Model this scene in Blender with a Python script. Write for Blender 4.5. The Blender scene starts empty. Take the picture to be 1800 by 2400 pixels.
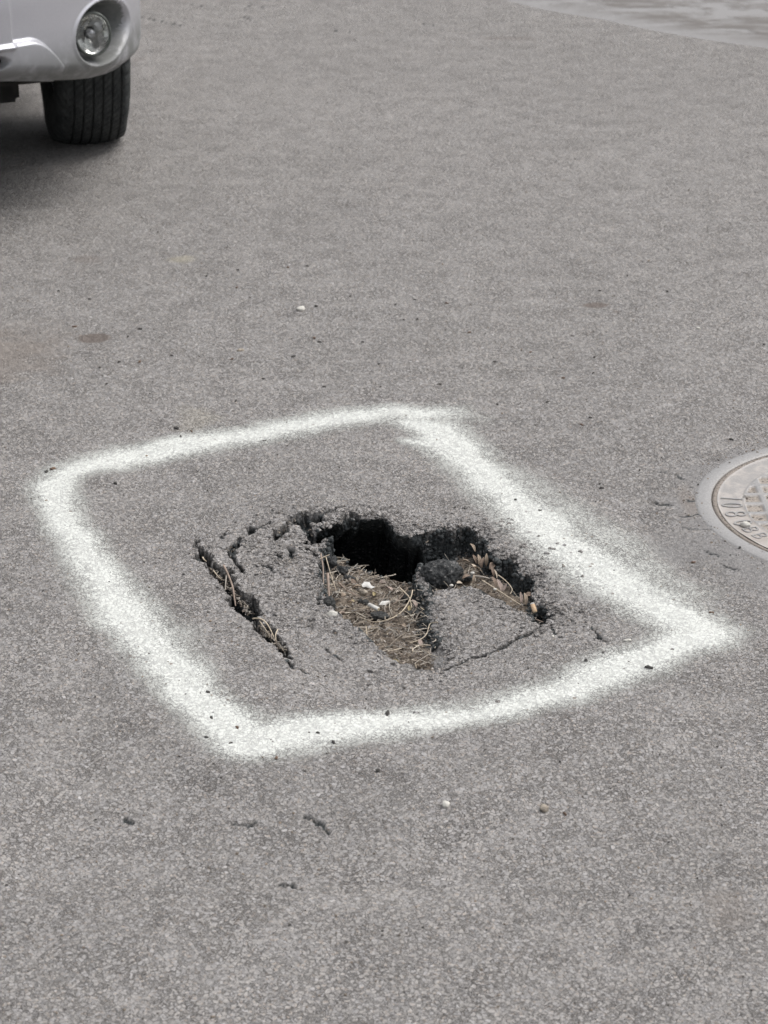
import bpy, bmesh, math, random
import numpy as np
from mathutils import Vector, Matrix, noise as mnoise

S = bpy.context.scene
COL = S.collection
R = math.radians
random.seed(7)
rng = np.random.default_rng(11)

# ------------------------------------------------------------------ camera
CAM_H, PITCH, FPX = 1.6, R(24.0), 5000.0      # focal length in pixels of the 1800x2400 photo
cam_d = bpy.data.cameras.new("camera")
cam = bpy.data.objects.new("camera", cam_d)
COL.objects.link(cam)
cam.location = (0, 0, CAM_H)
cam.rotation_euler = (math.pi / 2 - PITCH, 0, 0)
cam_d.sensor_fit = 'VERTICAL'
cam_d.sensor_height = 69.0
cam_d.sensor_width = 51.75
cam_d.lens = FPX / 2400 * 69.0
cam_d.clip_start = 0.05
cam_d.clip_end = 2000
cam_d.dof.use_dof = True
cam_d.dof.focus_distance = 3.60
cam_d.dof.aperture_fstop = 20
S.camera = cam

# ------------------------------------------------------------------ world, sun, exposure
SUN_EL, SUN_AZ = R(60), R(66)
w = bpy.data.worlds.new("World")
S.world = w
w.use_nodes = True
nt = w.node_tree
nt.nodes.clear()
sky = nt.nodes.new('ShaderNodeTexSky')
sky.sky_type = 'NISHITA'
sky.sun_disc = False
sky.sun_elevation = SUN_EL
sky.sun_rotation = SUN_AZ
sky.dust_density = 4.0
sky.ozone_density = 1.0
hsv = nt.nodes.new('ShaderNodeHueSaturation')
hsv.inputs['Saturation'].default_value = 0.22      # thick even cloud: hardly any blue
bg = nt.nodes.new('ShaderNodeBackground')
bg.inputs['Strength'].default_value = 0.12
wo = nt.nodes.new('ShaderNodeOutputWorld')
nt.links.new(sky.outputs[0], hsv.inputs['Color'])
nt.links.new(hsv.outputs[0], bg.inputs[0])
nt.links.new(bg.outputs[0], wo.inputs[0])
sun_d = bpy.data.lights.new("sun", 'SUN')
sun_d.energy = 1.0
sun_d.angle = R(40)
sun_d.color = (1.0, 0.965, 0.92)
sun = bpy.data.objects.new("sun", sun_d)
COL.objects.link(sun)
sun.rotation_euler = (math.pi / 2 - SUN_EL, 0, R(180) - SUN_AZ)
S.view_settings.view_transform = 'Standard'
S.view_settings.look = 'None'
S.view_settings.exposure = 0.56
S.view_settings.gamma = 1
S.cycles.max_bounces = 6
S.cycles.transparent_max_bounces = 8
S.cycles.use_denoising = True
S.cycles.denoiser = 'OPENIMAGEDENOISE'
S.cycles.denoising_input_passes = 'RGB_ALBEDO_NORMAL'
S.cycles.denoising_prefilter = 'FAST'

# ------------------------------------------------------------------ helpers
def G(px, py, z=0.0):
    """point of the photo at (px, py) lying at height z above the road"""
    u = (px - 900) / FPX
    v = (1200 - py) / FPX
    dy = math.cos(PITCH) + v * math.sin(PITCH)
    dz = -math.sin(PITCH) + v * math.cos(PITCH)
    k = (z - CAM_H) / dz
    return (u * k, dy * k, z)

def link(name, me, mats=None, parent=None):
    o = bpy.data.objects.new(name, me)
    COL.objects.link(o)
    if mats:
        for m in (mats if isinstance(mats, (list, tuple)) else [mats]):
            me.materials.append(m)
    if parent:
        o.parent = parent
    return o

def tag(o, label=None, cat=None, group=None, kind=None):
    if label: o['label'] = label
    if cat: o['category'] = cat
    if group: o['group'] = group
    if kind: o['kind'] = kind
    return o

def empty(name, loc, rz=0):
    o = bpy.data.objects.new(name, None)
    o.empty_display_size = 0.05
    COL.objects.link(o)
    o.location = loc
    o.rotation_euler = (0, 0, rz)
    return o

def mesh_np(name, V, F, smooth=True):
    me = bpy.data.meshes.new(name)
    V = np.asarray(V, dtype=np.float32)
    F = np.asarray(F, dtype=np.int32)
    n, k = F.shape
    me.vertices.add(len(V)); me.vertices.foreach_set('co', V.ravel())
    me.loops.add(n * k); me.loops.foreach_set('vertex_index', F.ravel())
    me.polygons.add(n)
    me.polygons.foreach_set('loop_start', np.arange(0, n * k, k, dtype=np.int32))
    me.polygons.foreach_set('loop_total', np.full(n, k, dtype=np.int32))
    me.polygons.foreach_set('use_smooth', np.full(n, smooth))
    me.update(calc_edges=True)
    me.validate()
    return me

def attr(me, name, vals):
    a = me.attributes.new(name, 'FLOAT', 'POINT')
    a.data.foreach_set('value', np.asarray(vals, dtype=np.float32))

def attr_col(me, name, vals):
    a = me.attributes.new(name, 'FLOAT_COLOR', 'POINT')
    a.data.foreach_set('color', np.asarray(vals, dtype=np.float32).ravel())

def vnoise(P, scale, seed=0):
    """smooth value noise 0..1 of 2-D or 3-D points"""
    Q = np.asarray(P) * scale + seed * 17.31
    I = np.floor(Q).astype(np.int64)
    f = Q - I
    f = f * f * (3 - 2 * f)
    d = Q.shape[1]
    out = np.zeros(len(Q))
    for c in range(2 ** d):
        off = [(c >> k) & 1 for k in range(d)]
        h = np.full(len(Q), seed * 374761 + 12345, dtype=np.int64)
        wt = np.ones(len(Q))
        for k in range(d):
            h = h * 1103515245 + (I[:, k] + off[k]) * (668265263 + 97 * k)
            h = (h ^ (h >> 13)) & 0x7fffffff
            wt = wt * (f[:, k] if off[k] else 1 - f[:, k])
        h = (h * 1274126177) & 0x7fffffff
        h = h ^ (h >> 16)
        out += wt * ((h & 0xffff) / 65535.0)
    return out

def sstep(a, b, x):
    t = np.clip((x - a) / (b - a), 0, 1)
    return t * t * (3 - 2 * t)

def seg_dist(P, A, B):
    A = np.array(A); B = np.array(B)
    ab = B - A
    t = np.clip(((P - A) @ ab) / max(ab @ ab, 1e-12), 0, 1)
    return np.linalg.norm(P - (A + t[:, None] * ab), axis=1), t

def poly_sdf(P, poly):
    """negative inside"""
    poly = np.asarray(poly)
    n = len(poly)
    d = np.full(len(P), 1e9)
    ins = np.zeros(len(P), bool)
    for i in range(n):
        a, b = poly[i], poly[(i + 1) % n]
        dd, _ = seg_dist(P, a, b)
        d = np.minimum(d, dd)
        c = ((a[1] > P[:, 1]) != (b[1] > P[:, 1]))
        den = b[1] - a[1]
        xx = (b[0] - a[0]) * (P[:, 1] - a[1]) / (den if abs(den) > 1e-12 else 1e-12) + a[0]
        ins ^= c & (P[:, 0] < xx)
    return np.where(ins, -d, d)

# ------------------------------------------------------------------ material helpers
class NT:
    def __init__(self, name):
        self.m = bpy.data.materials.new(name)
        self.m.use_nodes = True
        self.t = self.m.node_tree
        self.t.nodes.clear()
        self.out = self.n('ShaderNodeOutputMaterial')
    def n(self, typ, **kw):
        nd = self.t.nodes.new(typ)
        for k, v in kw.items():
            setattr(nd, k, v)
        return nd
    def set(self, sock, v):
        if isinstance(v, bpy.types.NodeSocket):
            self.t.links.new(v, sock)
        elif v is not None:
            sock.default_value = v
    def math(self, op, a, b=None, c=None, clamp=False):
        nd = self.n('ShaderNodeMath', operation=op, use_clamp=clamp)
        self.set(nd.inputs[0], a)
        if b is not None: self.set(nd.inputs[1], b)
        if c is not None: self.set(nd.inputs[2], c)
        return nd.outputs[0]
    def ramp(self, f, a, b, lo=0.0, hi=1.0, smooth=True):
        nd = self.n('ShaderNodeMapRange', interpolation_type='SMOOTHSTEP' if smooth else 'LINEAR')
        self.set(nd.inputs['Value'], f)
        self.set(nd.inputs['From Min'], a); self.set(nd.inputs['From Max'], b)
        self.set(nd.inputs['To Min'], lo); self.set(nd.inputs['To Max'], hi)
        return nd.outputs['Result']
    def mix(self, f, a, b, typ='MIX'):
        nd = self.n('ShaderNodeMix', data_type='RGBA', blend_type=typ)
        self.set(nd.inputs['Factor'], f)
        for s, v in ((nd.inputs['A'], a), (nd.inputs['B'], b)):
            pass
        A = [s for s in nd.inputs if s.name == 'A' and s.type == 'RGBA'][0]
        B = [s for s in nd.inputs if s.name == 'B' and s.type == 'RGBA'][0]
        self.set(A, a if isinstance(a, bpy.types.NodeSocket) else (*a, 1))
        self.set(B, b if isinstance(b, bpy.types.NodeSocket) else (*b, 1))
        return [s for s in nd.outputs if s.type == 'RGBA'][0]
    def noise(self, vec, scale, detail=2, rough=0.5):
        nd = self.n('ShaderNodeTexNoise')
        self.set(nd.inputs['Vector'], vec)
        nd.inputs['Scale'].default_value = scale
        nd.inputs['Detail'].default_value = detail
        nd.inputs['Roughness'].default_value = rough
        return nd
    def voro(self, vec, scale, feature='F1', rnd=1.0):
        nd = self.n('ShaderNodeTexVoronoi', feature=feature)
        self.set(nd.inputs['Vector'], vec)
        nd.inputs['Scale'].default_value = scale
        nd.inputs['Randomness'].default_value = rnd
        return nd
    def obj(self):
        return self.n('ShaderNodeTexCoord').outputs['Object']
    def attr(self, name, out='Fac'):
        return self.n('ShaderNodeAttribute', attribute_name=name).outputs[out]
    def warp(self, vec, scale, amt, detail=1):
        ns = self.noise(vec, scale, detail)
        sub = self.n('ShaderNodeVectorMath', operation='SUBTRACT')
        self.set(sub.inputs[0], ns.outputs['Color']); sub.inputs[1].default_value = (.5, .5, .5)
        sc = self.n('ShaderNodeVectorMath', operation='SCALE')
        self.set(sc.inputs[0], sub.outputs[0]); sc.inputs['Scale'].default_value = amt
        ad = self.n('ShaderNodeVectorMath', operation='ADD')
        self.set(ad.inputs[0], vec); self.set(ad.inputs[1], sc.outputs[0])
        return ad.outputs[0]
    def bsdf(self, col, rough=0.8, metal=0.0, spec=0.5, normal=None, coat=0.0, **kw):
        b = self.n('ShaderNodeBsdfPrincipled')
        self.set(b.inputs['Base Color'], col if isinstance(col, bpy.types.NodeSocket) else (*col, 1))
        self.set(b.inputs['Roughness'], rough)
        self.set(b.inputs['Metallic'], metal)
        self.set(b.inputs['Specular IOR Level'], spec)
        self.set(b.inputs['Coat Weight'], coat)
        if normal is not None: self.set(b.inputs['Normal'], normal)
        return b
    def bump(self, h, dist, strength=1.0, normal=None):
        b = self.n('ShaderNodeBump')
        self.set(b.inputs['Height'], h)
        self.set(b.inputs['Distance'], dist)
        b.inputs['Strength'].default_value = strength
        if normal is not None: self.set(b.inputs['Normal'], normal)
        return b.outputs[0]
    def finish(self, shader):
        self.t.links.new(shader, self.out.inputs['Surface'])
        return self.m

def asphalt_base(N):
    """shared aggregate pattern; returns (colour, height 0..1, gap mask)"""
    P = N.obj()
    Pw = N.warp(P, 210, 0.0052, 2)
    v1 = N.voro(Pw, 162)
    e1 = N.voro(Pw, 162, 'DISTANCE_TO_EDGE')
    v2 = N.voro(Pw, 350)
    e2 = N.voro(Pw, 350, 'DISTANCE_TO_EDGE')
    sep1 = N.n('ShaderNodeSeparateColor'); N.set(sep1.inputs[0], v1.outputs['Color'])
    sep2 = N.n('ShaderNodeSeparateColor'); N.set(sep2.inputs[0], v2.outputs['Color'])
    big = N.noise(P, 3.2, 4, .6).outputs['Fac']
    clus = N.noise(P, 13, 4, .65).outputs['Fac']
    med = N.noise(P, 26, 3, .6).outputs['Fac']
    fine = N.noise(P, 900, 2, .6).outputs['Fac']
    # which cells are one big stone and which are fine matrix
    is_big = N.ramp(sep1.outputs[1], 0.40, 0.46)
    op = N.ramp(clus, .30, .78)      # how open the texture is here
    s1 = N.ramp(e1.outputs['Distance'], 0.0, N.ramp(op, 0, 1, 0.07, 0.15, False))
    s2 = N.ramp(e2.outputs['Distance'], 0.0, N.ramp(op, 0, 1, 0.09, 0.20, False))
    stone = N.math('ADD', N.math('MULTIPLY', s1, is_big),
                   N.math('MULTIPLY', N.math('MULTIPLY', s2, s1), N.math('SUBTRACT', 1.0, is_big)))
    brk = N.noise(P, 170, 2, .6).outputs['Fac']        # joints between stones come and go
    stone = N.math('MAXIMUM', stone, N.ramp(N.math('SUBTRACT', brk, N.math('MULTIPLY', op, .10)), .46, .62, 0, .84))
    lum1 = N.ramp(sep1.outputs[0], 0, 1, 0.88, 1.10, False)
    lum2 = N.ramp(sep2.outputs[0], 0, 1, 0.84, 1.08, False)
    lum = N.math('ADD', N.math('MULTIPLY', lum1, is_big), N.math('MULTIPLY', lum2, N.math('SUBTRACT', 1.0, is_big)))
    bright = N.ramp(sep1.outputs[2], 0.955, 0.975, 1.0, 1.22)
    lum = N.math('MULTIPLY', lum, bright)
    lum = N.math('MULTIPLY', lum, N.ramp(fine, .3, .7, .86, 1.12))
    lum = N.math('MULTIPLY', lum, N.ramp(big, .25, .75, .95, 1.05))
    lum = N.math('MULTIPLY', lum, N.ramp(med, .25, .75, .95, 1.04))
    tint = N.mix(sep1.outputs[2], (0.405, 0.382, 0.362), (0.392, 0.378, 0.372))
    tint = N.mix(N.ramp(sep2.outputs[1], .90, .96), tint, (0.41, 0.36, 0.32))
    col = N.mix(1.0, tint, N_rgb(N, lum), 'MULTIPLY')
    # missing stones: small dark pits
    pv = N.voro(Pw, 34)
    psep = N.n('ShaderNodeSeparateColor'); N.set(psep.inputs[0], pv.outputs['Color'])
    prad = N.ramp(psep.outputs[1], 0, 1, 0.03, 0.10, False)
    pit = N.math('MULTIPLY', N.ramp(N.math('SUBTRACT', prad, pv.outputs['Distance']), -0.02, 0.02),
                 N.math('GREATER_THAN', psep.outputs[0], 0.55))
    gapcol = N.mix(N.math('SUBTRACT', N.ramp(med, .2, .8), N.math('MULTIPLY', op, .45), clamp=True), (0.135, 0.125, 0.117), (0.285, 0.27, 0.256))
    col = N.mix(N.ramp(stone, 0.0, 0.85), gapcol, col)
    col = N.mix(N.math('MULTIPLY', pit, 0.7), col, (0.09, 0.082, 0.078))
    h = N.math('MULTIPLY', stone, N.ramp(sep1.outputs[0], 0, 1, 0.62, 1.0, False))
    h = N.math('ADD', h, N.math('MULTIPLY', fine, 0.12))
    h = N.math('ADD', h, N.math('MULTIPLY', med, 0.35))
    h = N.math('SUBTRACT', h, N.math('MULTIPLY', pit, 0.9))
    return P, col, h, stone, med, big

def N_rgb(N, v):
    c = N.n('ShaderNodeCombineColor')
    for k in range(3): N.set(c.inputs[k], v)
    return c.outputs[0]

def make_road_mat():
    N = NT("asphalt")
    P, col, h, stone, med, big = asphalt_base(N)
    # surface worn smooth by binder (round the cover)
    sm = N.attr('smooth')
    smcol = N.mix(N.noise(P, 90, 4, .7).outputs['Fac'], (.25, .24, .236), (.34, .33, .325))
    col = N.mix(N.math('MULTIPLY', sm, .75), col, smcol)
    h = N.math('MULTIPLY', h, N.math('SUBTRACT', 1.0, N.math('MULTIPLY', sm, .65)))
    # brown and yellowish stains that lie on the surface
    col = N.mix(N.math('MULTIPLY', N.attr('stain'), .80), col, (.19, .155, .135))
    col = N.mix(N.math('MULTIPLY', N.attr('yellow'), .40), col, (.55, .50, .36))
    col = N.mix(N.math('MULTIPLY', N.attr('dust'), .75), col, (.31, .27, .24))
    # fresh broken faces: black bitumen with a few stones in it
    br = N.attr('broken')
    bn = N.noise(P, 160, 4, .7).outputs['Fac']
    bcol = N.mix(N.ramp(bn, .35, .75), (.022, .026, .028), (.125, .135, .135))
    bv = N.voro(P, 150)
    bs = N.n('ShaderNodeSeparateColor'); N.set(bs.inputs[0], bv.outputs['Color'])
    bcol = N.mix(N.math('MULTIPLY', N.math('GREATER_THAN', bs.outputs[0], .86), N.ramp(bv.outputs['Distance'], .55, .3)), bcol, (.24, .235, .23))
    col = N.mix(br, col, bcol)
    # soil at the bottom of the hole
    so = N.attr('soil')
    scol = N.mix(N.ramp(N.noise(P, 220, 4, .7).outputs['Fac'], .3, .7), (.08, .065, .052), (.26, .215, .17))
    col = N.mix(so, col, scol)
    far = N.bump(h, 0.0027, 1.0)
    nb = N.bump(bn, 0.006, 1.0, far)
    nmix = N.n('ShaderNodeMix', data_type='VECTOR')
    N.set(nmix.inputs['Factor'], N.math('MAXIMUM', br, so))
    vin = [s for s in nmix.inputs if s.type == 'VECTOR']
    N.set(vin[0], far); N.set(vin[1], nb)
    nout = [s for s in nmix.outputs if s.type == 'VECTOR'][0]
    b = N.bsdf(col, .82, spec=.35, normal=nout)
    return N.finish(b.outputs[0])

def make_paint_mat():
    N = NT("white_spray_paint")
    P, col, h, stone, med, big = asphalt_base(N)
    d = N.attr('paint')
    # paint reaches stone tops first, gaps last
    fine = N.noise(P, 420, 3, .8).outputs['Fac']
    fine2 = N.noise(P, 60, 2, .5).outputs['Fac']
    thr = N.math('ADD', N.math('MULTIPLY', N.math('SUBTRACT', 1.0, stone), .50),
                 N.math('ADD', N.math('MULTIPLY', fine, .55), N.math('MULTIPLY', fine2, .26)))
    a = N.ramp(N.math('SUBTRACT', N.math('MULTIPLY', d, 1.55), thr), -.95, .84)
    a = N.math('MULTIPLY', a, N.ramp(d, .02, .22), clamp=True)
    pc = N.mix(N.ramp(stone, 0, 1), (.56, .565, .54), (.70, .715, .675))
    pc = N.mix(N.ramp(N.noise(P, 240, 2).outputs['Fac'], .3, .7), N.mix(.12, pc, (.62, .62, .58)), pc)
    pv = N.voro(P, 30)
    ps = N.n('ShaderNodeSeparateColor'); N.set(ps.inputs[0], pv.outputs['Color'])
    dots = N.math('MULTIPLY', N.ramp(pv.outputs['Distance'], .12, .06), N.math('GREATER_THAN', ps.outputs[0], .62))
    pc = N.mix(N.math('MULTIPLY', dots, .75), pc, (.20, .15, .12))
    nrm = N.bump(h, 0.0012, .8)
    b = N.bsdf(pc, .7, spec=.3, normal=nrm)
    tr = N.n('ShaderNodeBsdfTransparent')
    mx = N.n('ShaderNodeMixShader')
    N.set(mx.inputs[0], a)
    N.t.links.new(tr.outputs[0], mx.inputs[1]); N.t.links.new(b.outputs[0], mx.inputs[2])
    return N.finish(mx.outputs[0])

M_ROAD = make_road_mat()
M_PAINT = make_paint_mat()

def simple(name, c1, c2, scale=40, rough=.8, metal=0, spec=.4, bump=0.0, detail=3, coat=0, lo=.3, hi=.7):
    N = NT(name)
    P = N.obj()
    f = N.noise(P, scale, detail, .6).outputs['Fac']
    col = N.mix(N.ramp(f, lo, hi), c1, c2)
    nr = N.bump(f, bump) if bump else None
    return N.finish(N.bsdf(col, rough, metal, spec, nr, coat).outputs[0])

def vcol_mat(name, rough=.8, bump=.0008, scale=300):
    N = NT(name)
    f = N.noise(N.obj(), scale, 3).outputs['Fac']
    col = N.mix(1.0, N.attr('tint', 'Color'), N_rgb(N, N.ramp(f, .25, .75, .65, 1.25)), 'MULTIPLY')
    return N.finish(N.bsdf(col, rough, 0, .3, N.bump(f, bump)).outputs[0])

# ------------------------------------------------------------------ the broken surface
def pl(pts, zdef=0.0):
    """pixel polyline -> plan points"""
    return np.array([G(p[0], p[1], p[2] if len(p) > 2 else zdef)[:2] for p in pts])

VOID = pl([(714, 1266, -.004), (724, 1248, -.003), (748, 1233, -.003), (790, 1221, -.003), (835, 1212, 0), (870, 1211, 0), (902, 1213, 0),
           (922, 1230, 0), (936, 1246, 0), (960, 1250, 0), (985, 1244, 0), (1042, 1237, 0),
           (1062, 1300, -.055), (1060, 1345, -.055), (1020, 1360, -.06), (975, 1374, -.072), (930, 1366, -.074), (880, 1352, -.074),
           (830, 1338, -.074), (800, 1318, -.065), (772, 1300, -.05), (748, 1290, -.03)])
PIT = pl([(744, 1288, -.014), (748, 1340, -.016), (754, 1385, -.018), (770, 1420, -.020), (800, 1446, -.020), (848, 1480, -.020), (893, 1524, -.020), (930, 1552, -.020),
          (985, 1572, -.020), (1022, 1574, -.020), (1052, 1545, -.022), (1026, 1512, -.040), (1008, 1475, -.050), (1010, 1440, -.055), (996, 1415, -.055),
          (975, 1395, -.060), (990, 1350, -.060), (930, 1340, -.07), (830, 1310, -.07), (780, 1280, -.04)])
TROUGH = pl([(990, 1240), (1045, 1234), (1102, 1232), (1131, 1245), (1143, 1268), (1147, 1287), (1167, 1300), (1214, 1308), (1219, 1330),
             (1256, 1346), (1252, 1372), (1257, 1400), (1281, 1410), (1292, 1434), (1286, 1456), (1264, 1459), (1236, 1440, -.012), (1200, 1420, -.014),
             (1160, 1396, -.018), (1118, 1376, -.02), (1080, 1370, -.02), (1050, 1372, -.02), (1010, 1385, -.022), (985, 1360, -.06)])
SAG_C = [(1010, 1580, -.020), (900, 1540, -.018), (820, 1475, -.020), (755, 1400, -.020), (738, 1310, -.014), (690, 1400, -.014),
         (640, 1350, -.008), (690, 1300, -.006), (600, 1400, -.004), (660, 1450, -.008), (740, 1480, -.014), (850, 1600, -.010), (1000, 1640, -.007), (1140, 1590, -.006),
         (1100, 1490, -.018), (1020, 1440, -.024), (1010, 1400, -.024), (1100, 1400, -.020), (1180, 1430, -.013), (1240, 1465, -.006), (1060, 1540, -.020),
         (500, 1330, 0), (430, 1400, 0), (550, 1500, 0), (600, 1600, 0), (730, 1690, 0), (1000, 1740, 0), (1280, 1640, 0), (1400, 1520, 0),
         (1340, 1400, 0), (1230, 1280, 0), (1100, 1190, 0), (1000, 1200, 0), (880, 1180, .002), (760, 1170, 0), (640, 1190, 0), (540, 1240, 0), (420, 1250, 0),
         (1300, 1560, 0), (860, 1100, 0)]
SAG_P = np.array([G(*c)[:2] for c in SAG_C]); SAG_Z = np.array([c[2] for c in SAG_C])
BED_C = [(1015, 1560, -.030), (960, 1510, -.042), (900, 1470, -.050), (850, 1440, -.058), (960, 1440, -.056), (900, 1400, -.066), (800, 1380, -.055),
         (800, 1330, -.060), (940, 1380, -.074), (860, 1350, -.076), (985, 1480, -.048)]
BED_P = np.array([G(*c)[:2] for c in BED_C]); BED_Z = np.array([c[2] for c in BED_C])
TR_C = [(1060, 1350, -.055), (1110, 1360, -.040), (1160, 1385, -.038), (1200, 1400, -.050), (1240, 1430, -.035), (1275, 1455, -.040), (1130, 1300, -.058), (1170, 1325, -.062), (1235, 1375, -.060), (1268, 1420, -.052)]
TR_P = np.array([G(*c)[:2] for c in TR_C]); TR_Z = np.array([c[2] for c in TR_C])

def idw(P, C, Z, sig):
    num = np.zeros(len(P)); den = np.full(len(P), 1e-9)
    for c, z in zip(C, Z):
        wt = np.exp(-((P - c) ** 2).sum(1) / (2 * sig * sig)) + 1e-7
        num += wt * z; den += wt
    return num / den

# cracks: list of (px, py, full width in metres), depth
CRACKS = [
    ([(464, 1262, .003), (462, 1275, .004), (470, 1292, .006), (478, 1304, .017), (490, 1320, .005), (500, 1330, .012), (516, 1340, .020), (530, 1355, .018),
      (543, 1372, .011), (553, 1384, .016), (565, 1400, .024), (584, 1424, .022), (594, 1440, .006), (602, 1450, .009), (618, 1464, .017), (640, 1484, .015),
      (654, 1500, .010), (663, 1513, .006), (669, 1527, .006), (676, 1542, .002)], .045),
    ([(672, 1545, .004), (688, 1560, .005), (705, 1564, .003), (725, 1571, .001)], .010),
    ([(462, 1275, .003), (490, 1280, .003), (518, 1284, .003), (535, 1287, .008)], .010),
    ([(561, 1264, .010), (551, 1273, .013), (537, 1285, .012), (545, 1302, .010), (556, 1318, .006), (568, 1330, .008), (573, 1340, .003)], .016),
    ([(520, 1262, .003), (524, 1250, .005), (530, 1244, .002)], .008),
    ([(640, 1286, .003), (652, 1292, .006), (660, 1300, .004)], .010),
    ([(676, 1268, .004), (684, 1280, .008), (680, 1300, .005)], .012),
    ([(612, 1318, .003), (630, 1322, .006), (640, 1332, .003)], .008),
    ([(586, 1248, .010), (590, 1238, .014), (600, 1236, .004), (618, 1233, .003), (630, 1225, .004), (640, 1222, .001)], .016),
    ([(646, 1256, .006), (652, 1244, .016), (662, 1240, .018), (672, 1230, .010), (684, 1218, .012), (700, 1212, .024), (715, 1208, .018), (728, 1212, .026), (745, 1216, .020),
      (752, 1206, .006), (764, 1200, .008), (780, 1196, .008), (795, 1191, .006), (812, 1184, .003)], .032),
    ([(700, 1225, .012), (712, 1224, .016), (728, 1240, .012), (738, 1258, .014)], .030),
    ([(708, 1272, .008), (716, 1272, .010), (730, 1282, .006), (744, 1290, .008)], .018),
    ([(800, 1219, .010), (822, 1207, .013), (836, 1210, .008)], .020),
    ([(1046, 1541, .008), (1060, 1537, .004), (1090, 1526, .003), (1120, 1516, .005), (1150, 1508, .004), (1188, 1497, .007), (1212, 1484, .007), (1238, 1478, .005), (1262, 1462, .006)], .014),
    ([(1286, 1456, .004), (1290, 1468, .003), (1304, 1484, .002)], .008),
    ([(1384, 1464, .002), (1392, 1476, .003), (1396, 1490, .003), (1404, 1497, .007), (1422, 1505, .002)], .008),
    ([(1342, 1449, .003), (1354, 1462, .002)], .005),
    ([(764, 1503, .004), (780, 1512, .002), (790, 1520, .004), (806, 1530, .002)], .006),
    ([(750, 1375, .008), (742, 1395, .004)], .012),
    ([(718, 1903, .005), (738, 1912, .004), (752, 1922, .007), (772, 1940, .004)], .006),
    ([(535, 1919, .003), (560, 1921, .003), (590, 1921, .006), (605, 1917, .003)], .005),
    ([(660, 2062, .006), (680, 2070, .006), (712, 2080, .002)], .006),
    ([(290, 1905, .008), (306, 1914, .006)], .005),
    ([(1522, 1166, .003), (1545, 1178, .005), (1569, 1182, .006)], .008),
    ([(1536, 1096, .002), (1560, 1102, .004), (1580, 1108, .004), (1601, 1122, .006)], .008),
    ([(1601, 1210, .005), (1620, 1209, .004), (1645, 1206, .006)], .008),
    ([(1600, 1232, .002), (1612, 1239, .003), (1640, 1240, .003), (1672, 1241, .002)], .005),
    ([(1608, 1170, .004), (1618, 1176, .006), (1628, 1174, .004)], .008),
    ([(1612, 1142, .003), (1624, 1144, .004)], .006),
    ([(1650, 1288, .005), (1668, 1296, .005), (1690, 1304, .003)], .006),
    ([(1690, 1324, .003), (1710, 1330, .005), (1728, 1338, .003)], .006),
    ([(330, 38, .006), (380, 50, .008), (430, 61, .004)], .006),
    ([(568, 37, .006), (600, 50, .003)], .004), ([(580, 13, .004), (625, 18, .004)], .004), ([(985, 54, .006), (1020, 60, .004)], .004),
    ([(780, 71, .003), (830, 76, .003)], .003), ([(668, 199, .003), (705, 199, .003)], .003), ([(440, 8, .004), (452, 11, .008), (475, 14, .003)], .004),
    ([(1010, 2356, .003), (600, 2356, .001)], .0),
]
MH = (0.909, 3.612)      # manhole centre

# spray paint strokes: (px, py, sigma metres, strength)
PAINT = [
    [(1110, 985, .034, .16), (1050, 970, .034, .45), (985, 972, .030, .85), (930, 968, .028, .80), (850, 976, .030, .85), (770, 985, .030, .95), (690, 1000, .030, 1.0), (600, 1015, .030, .98), (500, 1032, .030, .98),
     (400, 1048, .028, .98), (300, 1068, .030, 1.0), (215, 1088, .028, .90), (150, 1112, .024, .80), (120, 1142, .024, .85)],
    [(120, 1135, .022, .85), (136, 1180, .023, 1.0), (165, 1240, .023, .95), (200, 1300, .025, .90), (245, 1370, .027, .92), (290, 1440, .030, .95), (345, 1500, .031, 1.0),
     (395, 1560, .029, 1.05), (446, 1620, .027, 1.05), (508, 1680, .026, 1.1), (562, 1722, .026, 1.1), (592, 1743, .022, 1.1)],
    [(572, 1740, .026, 1.1), (630, 1728, .030, 1.1), (720, 1716, .029, 1.1), (800, 1705, .027, 1.05), (900, 1692, .026, 1.0), (1000, 1680, .024, .92), (1100, 1665, .023, .90), (1200, 1648, .023, .92),
     (1300, 1622, .024, .95), (1400, 1588, .026, .95), (1500, 1545, .028, .95), (1590, 1510, .028, .90), (1660, 1490, .028, .80), (1710, 1484, .026, .28), (1760, 1482, .026, .10)],
    [(960, 990, .022, .65), (1030, 1010, .028, 1.05), (1060, 1045, .029, 1.05), (1110, 1090, .030, 1.0), (1160, 1140, .031, 1.0), (1230, 1200, .032, 1.0), (1300, 1260, .033, 1.0), (1370, 1315, .034, 1.0),
     (1440, 1365, .035, .95), (1520, 1410, .036, .92), (1600, 1455, .033, .92), (1660, 1488, .028, .85)],
    [(955, 1035, .012, .45), (1000, 1040, .016, .50), (1060, 1052, .020, .5)],
    [(1180, 1100, .040, .22), (1330, 1200, .045, .22), (1480, 1320, .050, .24), (1600, 1400, .045, .22)],
    [(420, 1480, .030, .16), (300, 1430, .030, .20)],
]

def paint_density(P):
    out = np.zeros(len(P))
    wx = np.stack([vnoise(P, 16, 31), vnoise(P, 16, 32)], 1) - .5
    Q = P + wx * .020
    for st in PAINT:
        pts = [G(a, b)[:2] for a, b, _, _ in st]
        best = np.zeros(len(P))
        for i in range(len(pts) - 1):
            d, t = seg_dist(Q, pts[i], pts[i + 1])
            sg = st[i][2] * (1 - t) + st[i + 1][2] * t
            am = st[i][3] * (1 - t) + st[i + 1][3] * t
            g = am * np.exp(-(d / (sg * 1.24)) ** 1.75) + am * .13 * np.exp(-(d / (sg * 3.0)) ** 2)
            best = np.maximum(best, g)
        out = np.maximum(out, best) + .25 * np.minimum(out, best)
    out *= .82 + .32 * vnoise(P, 22, 33)
    return out

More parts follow.
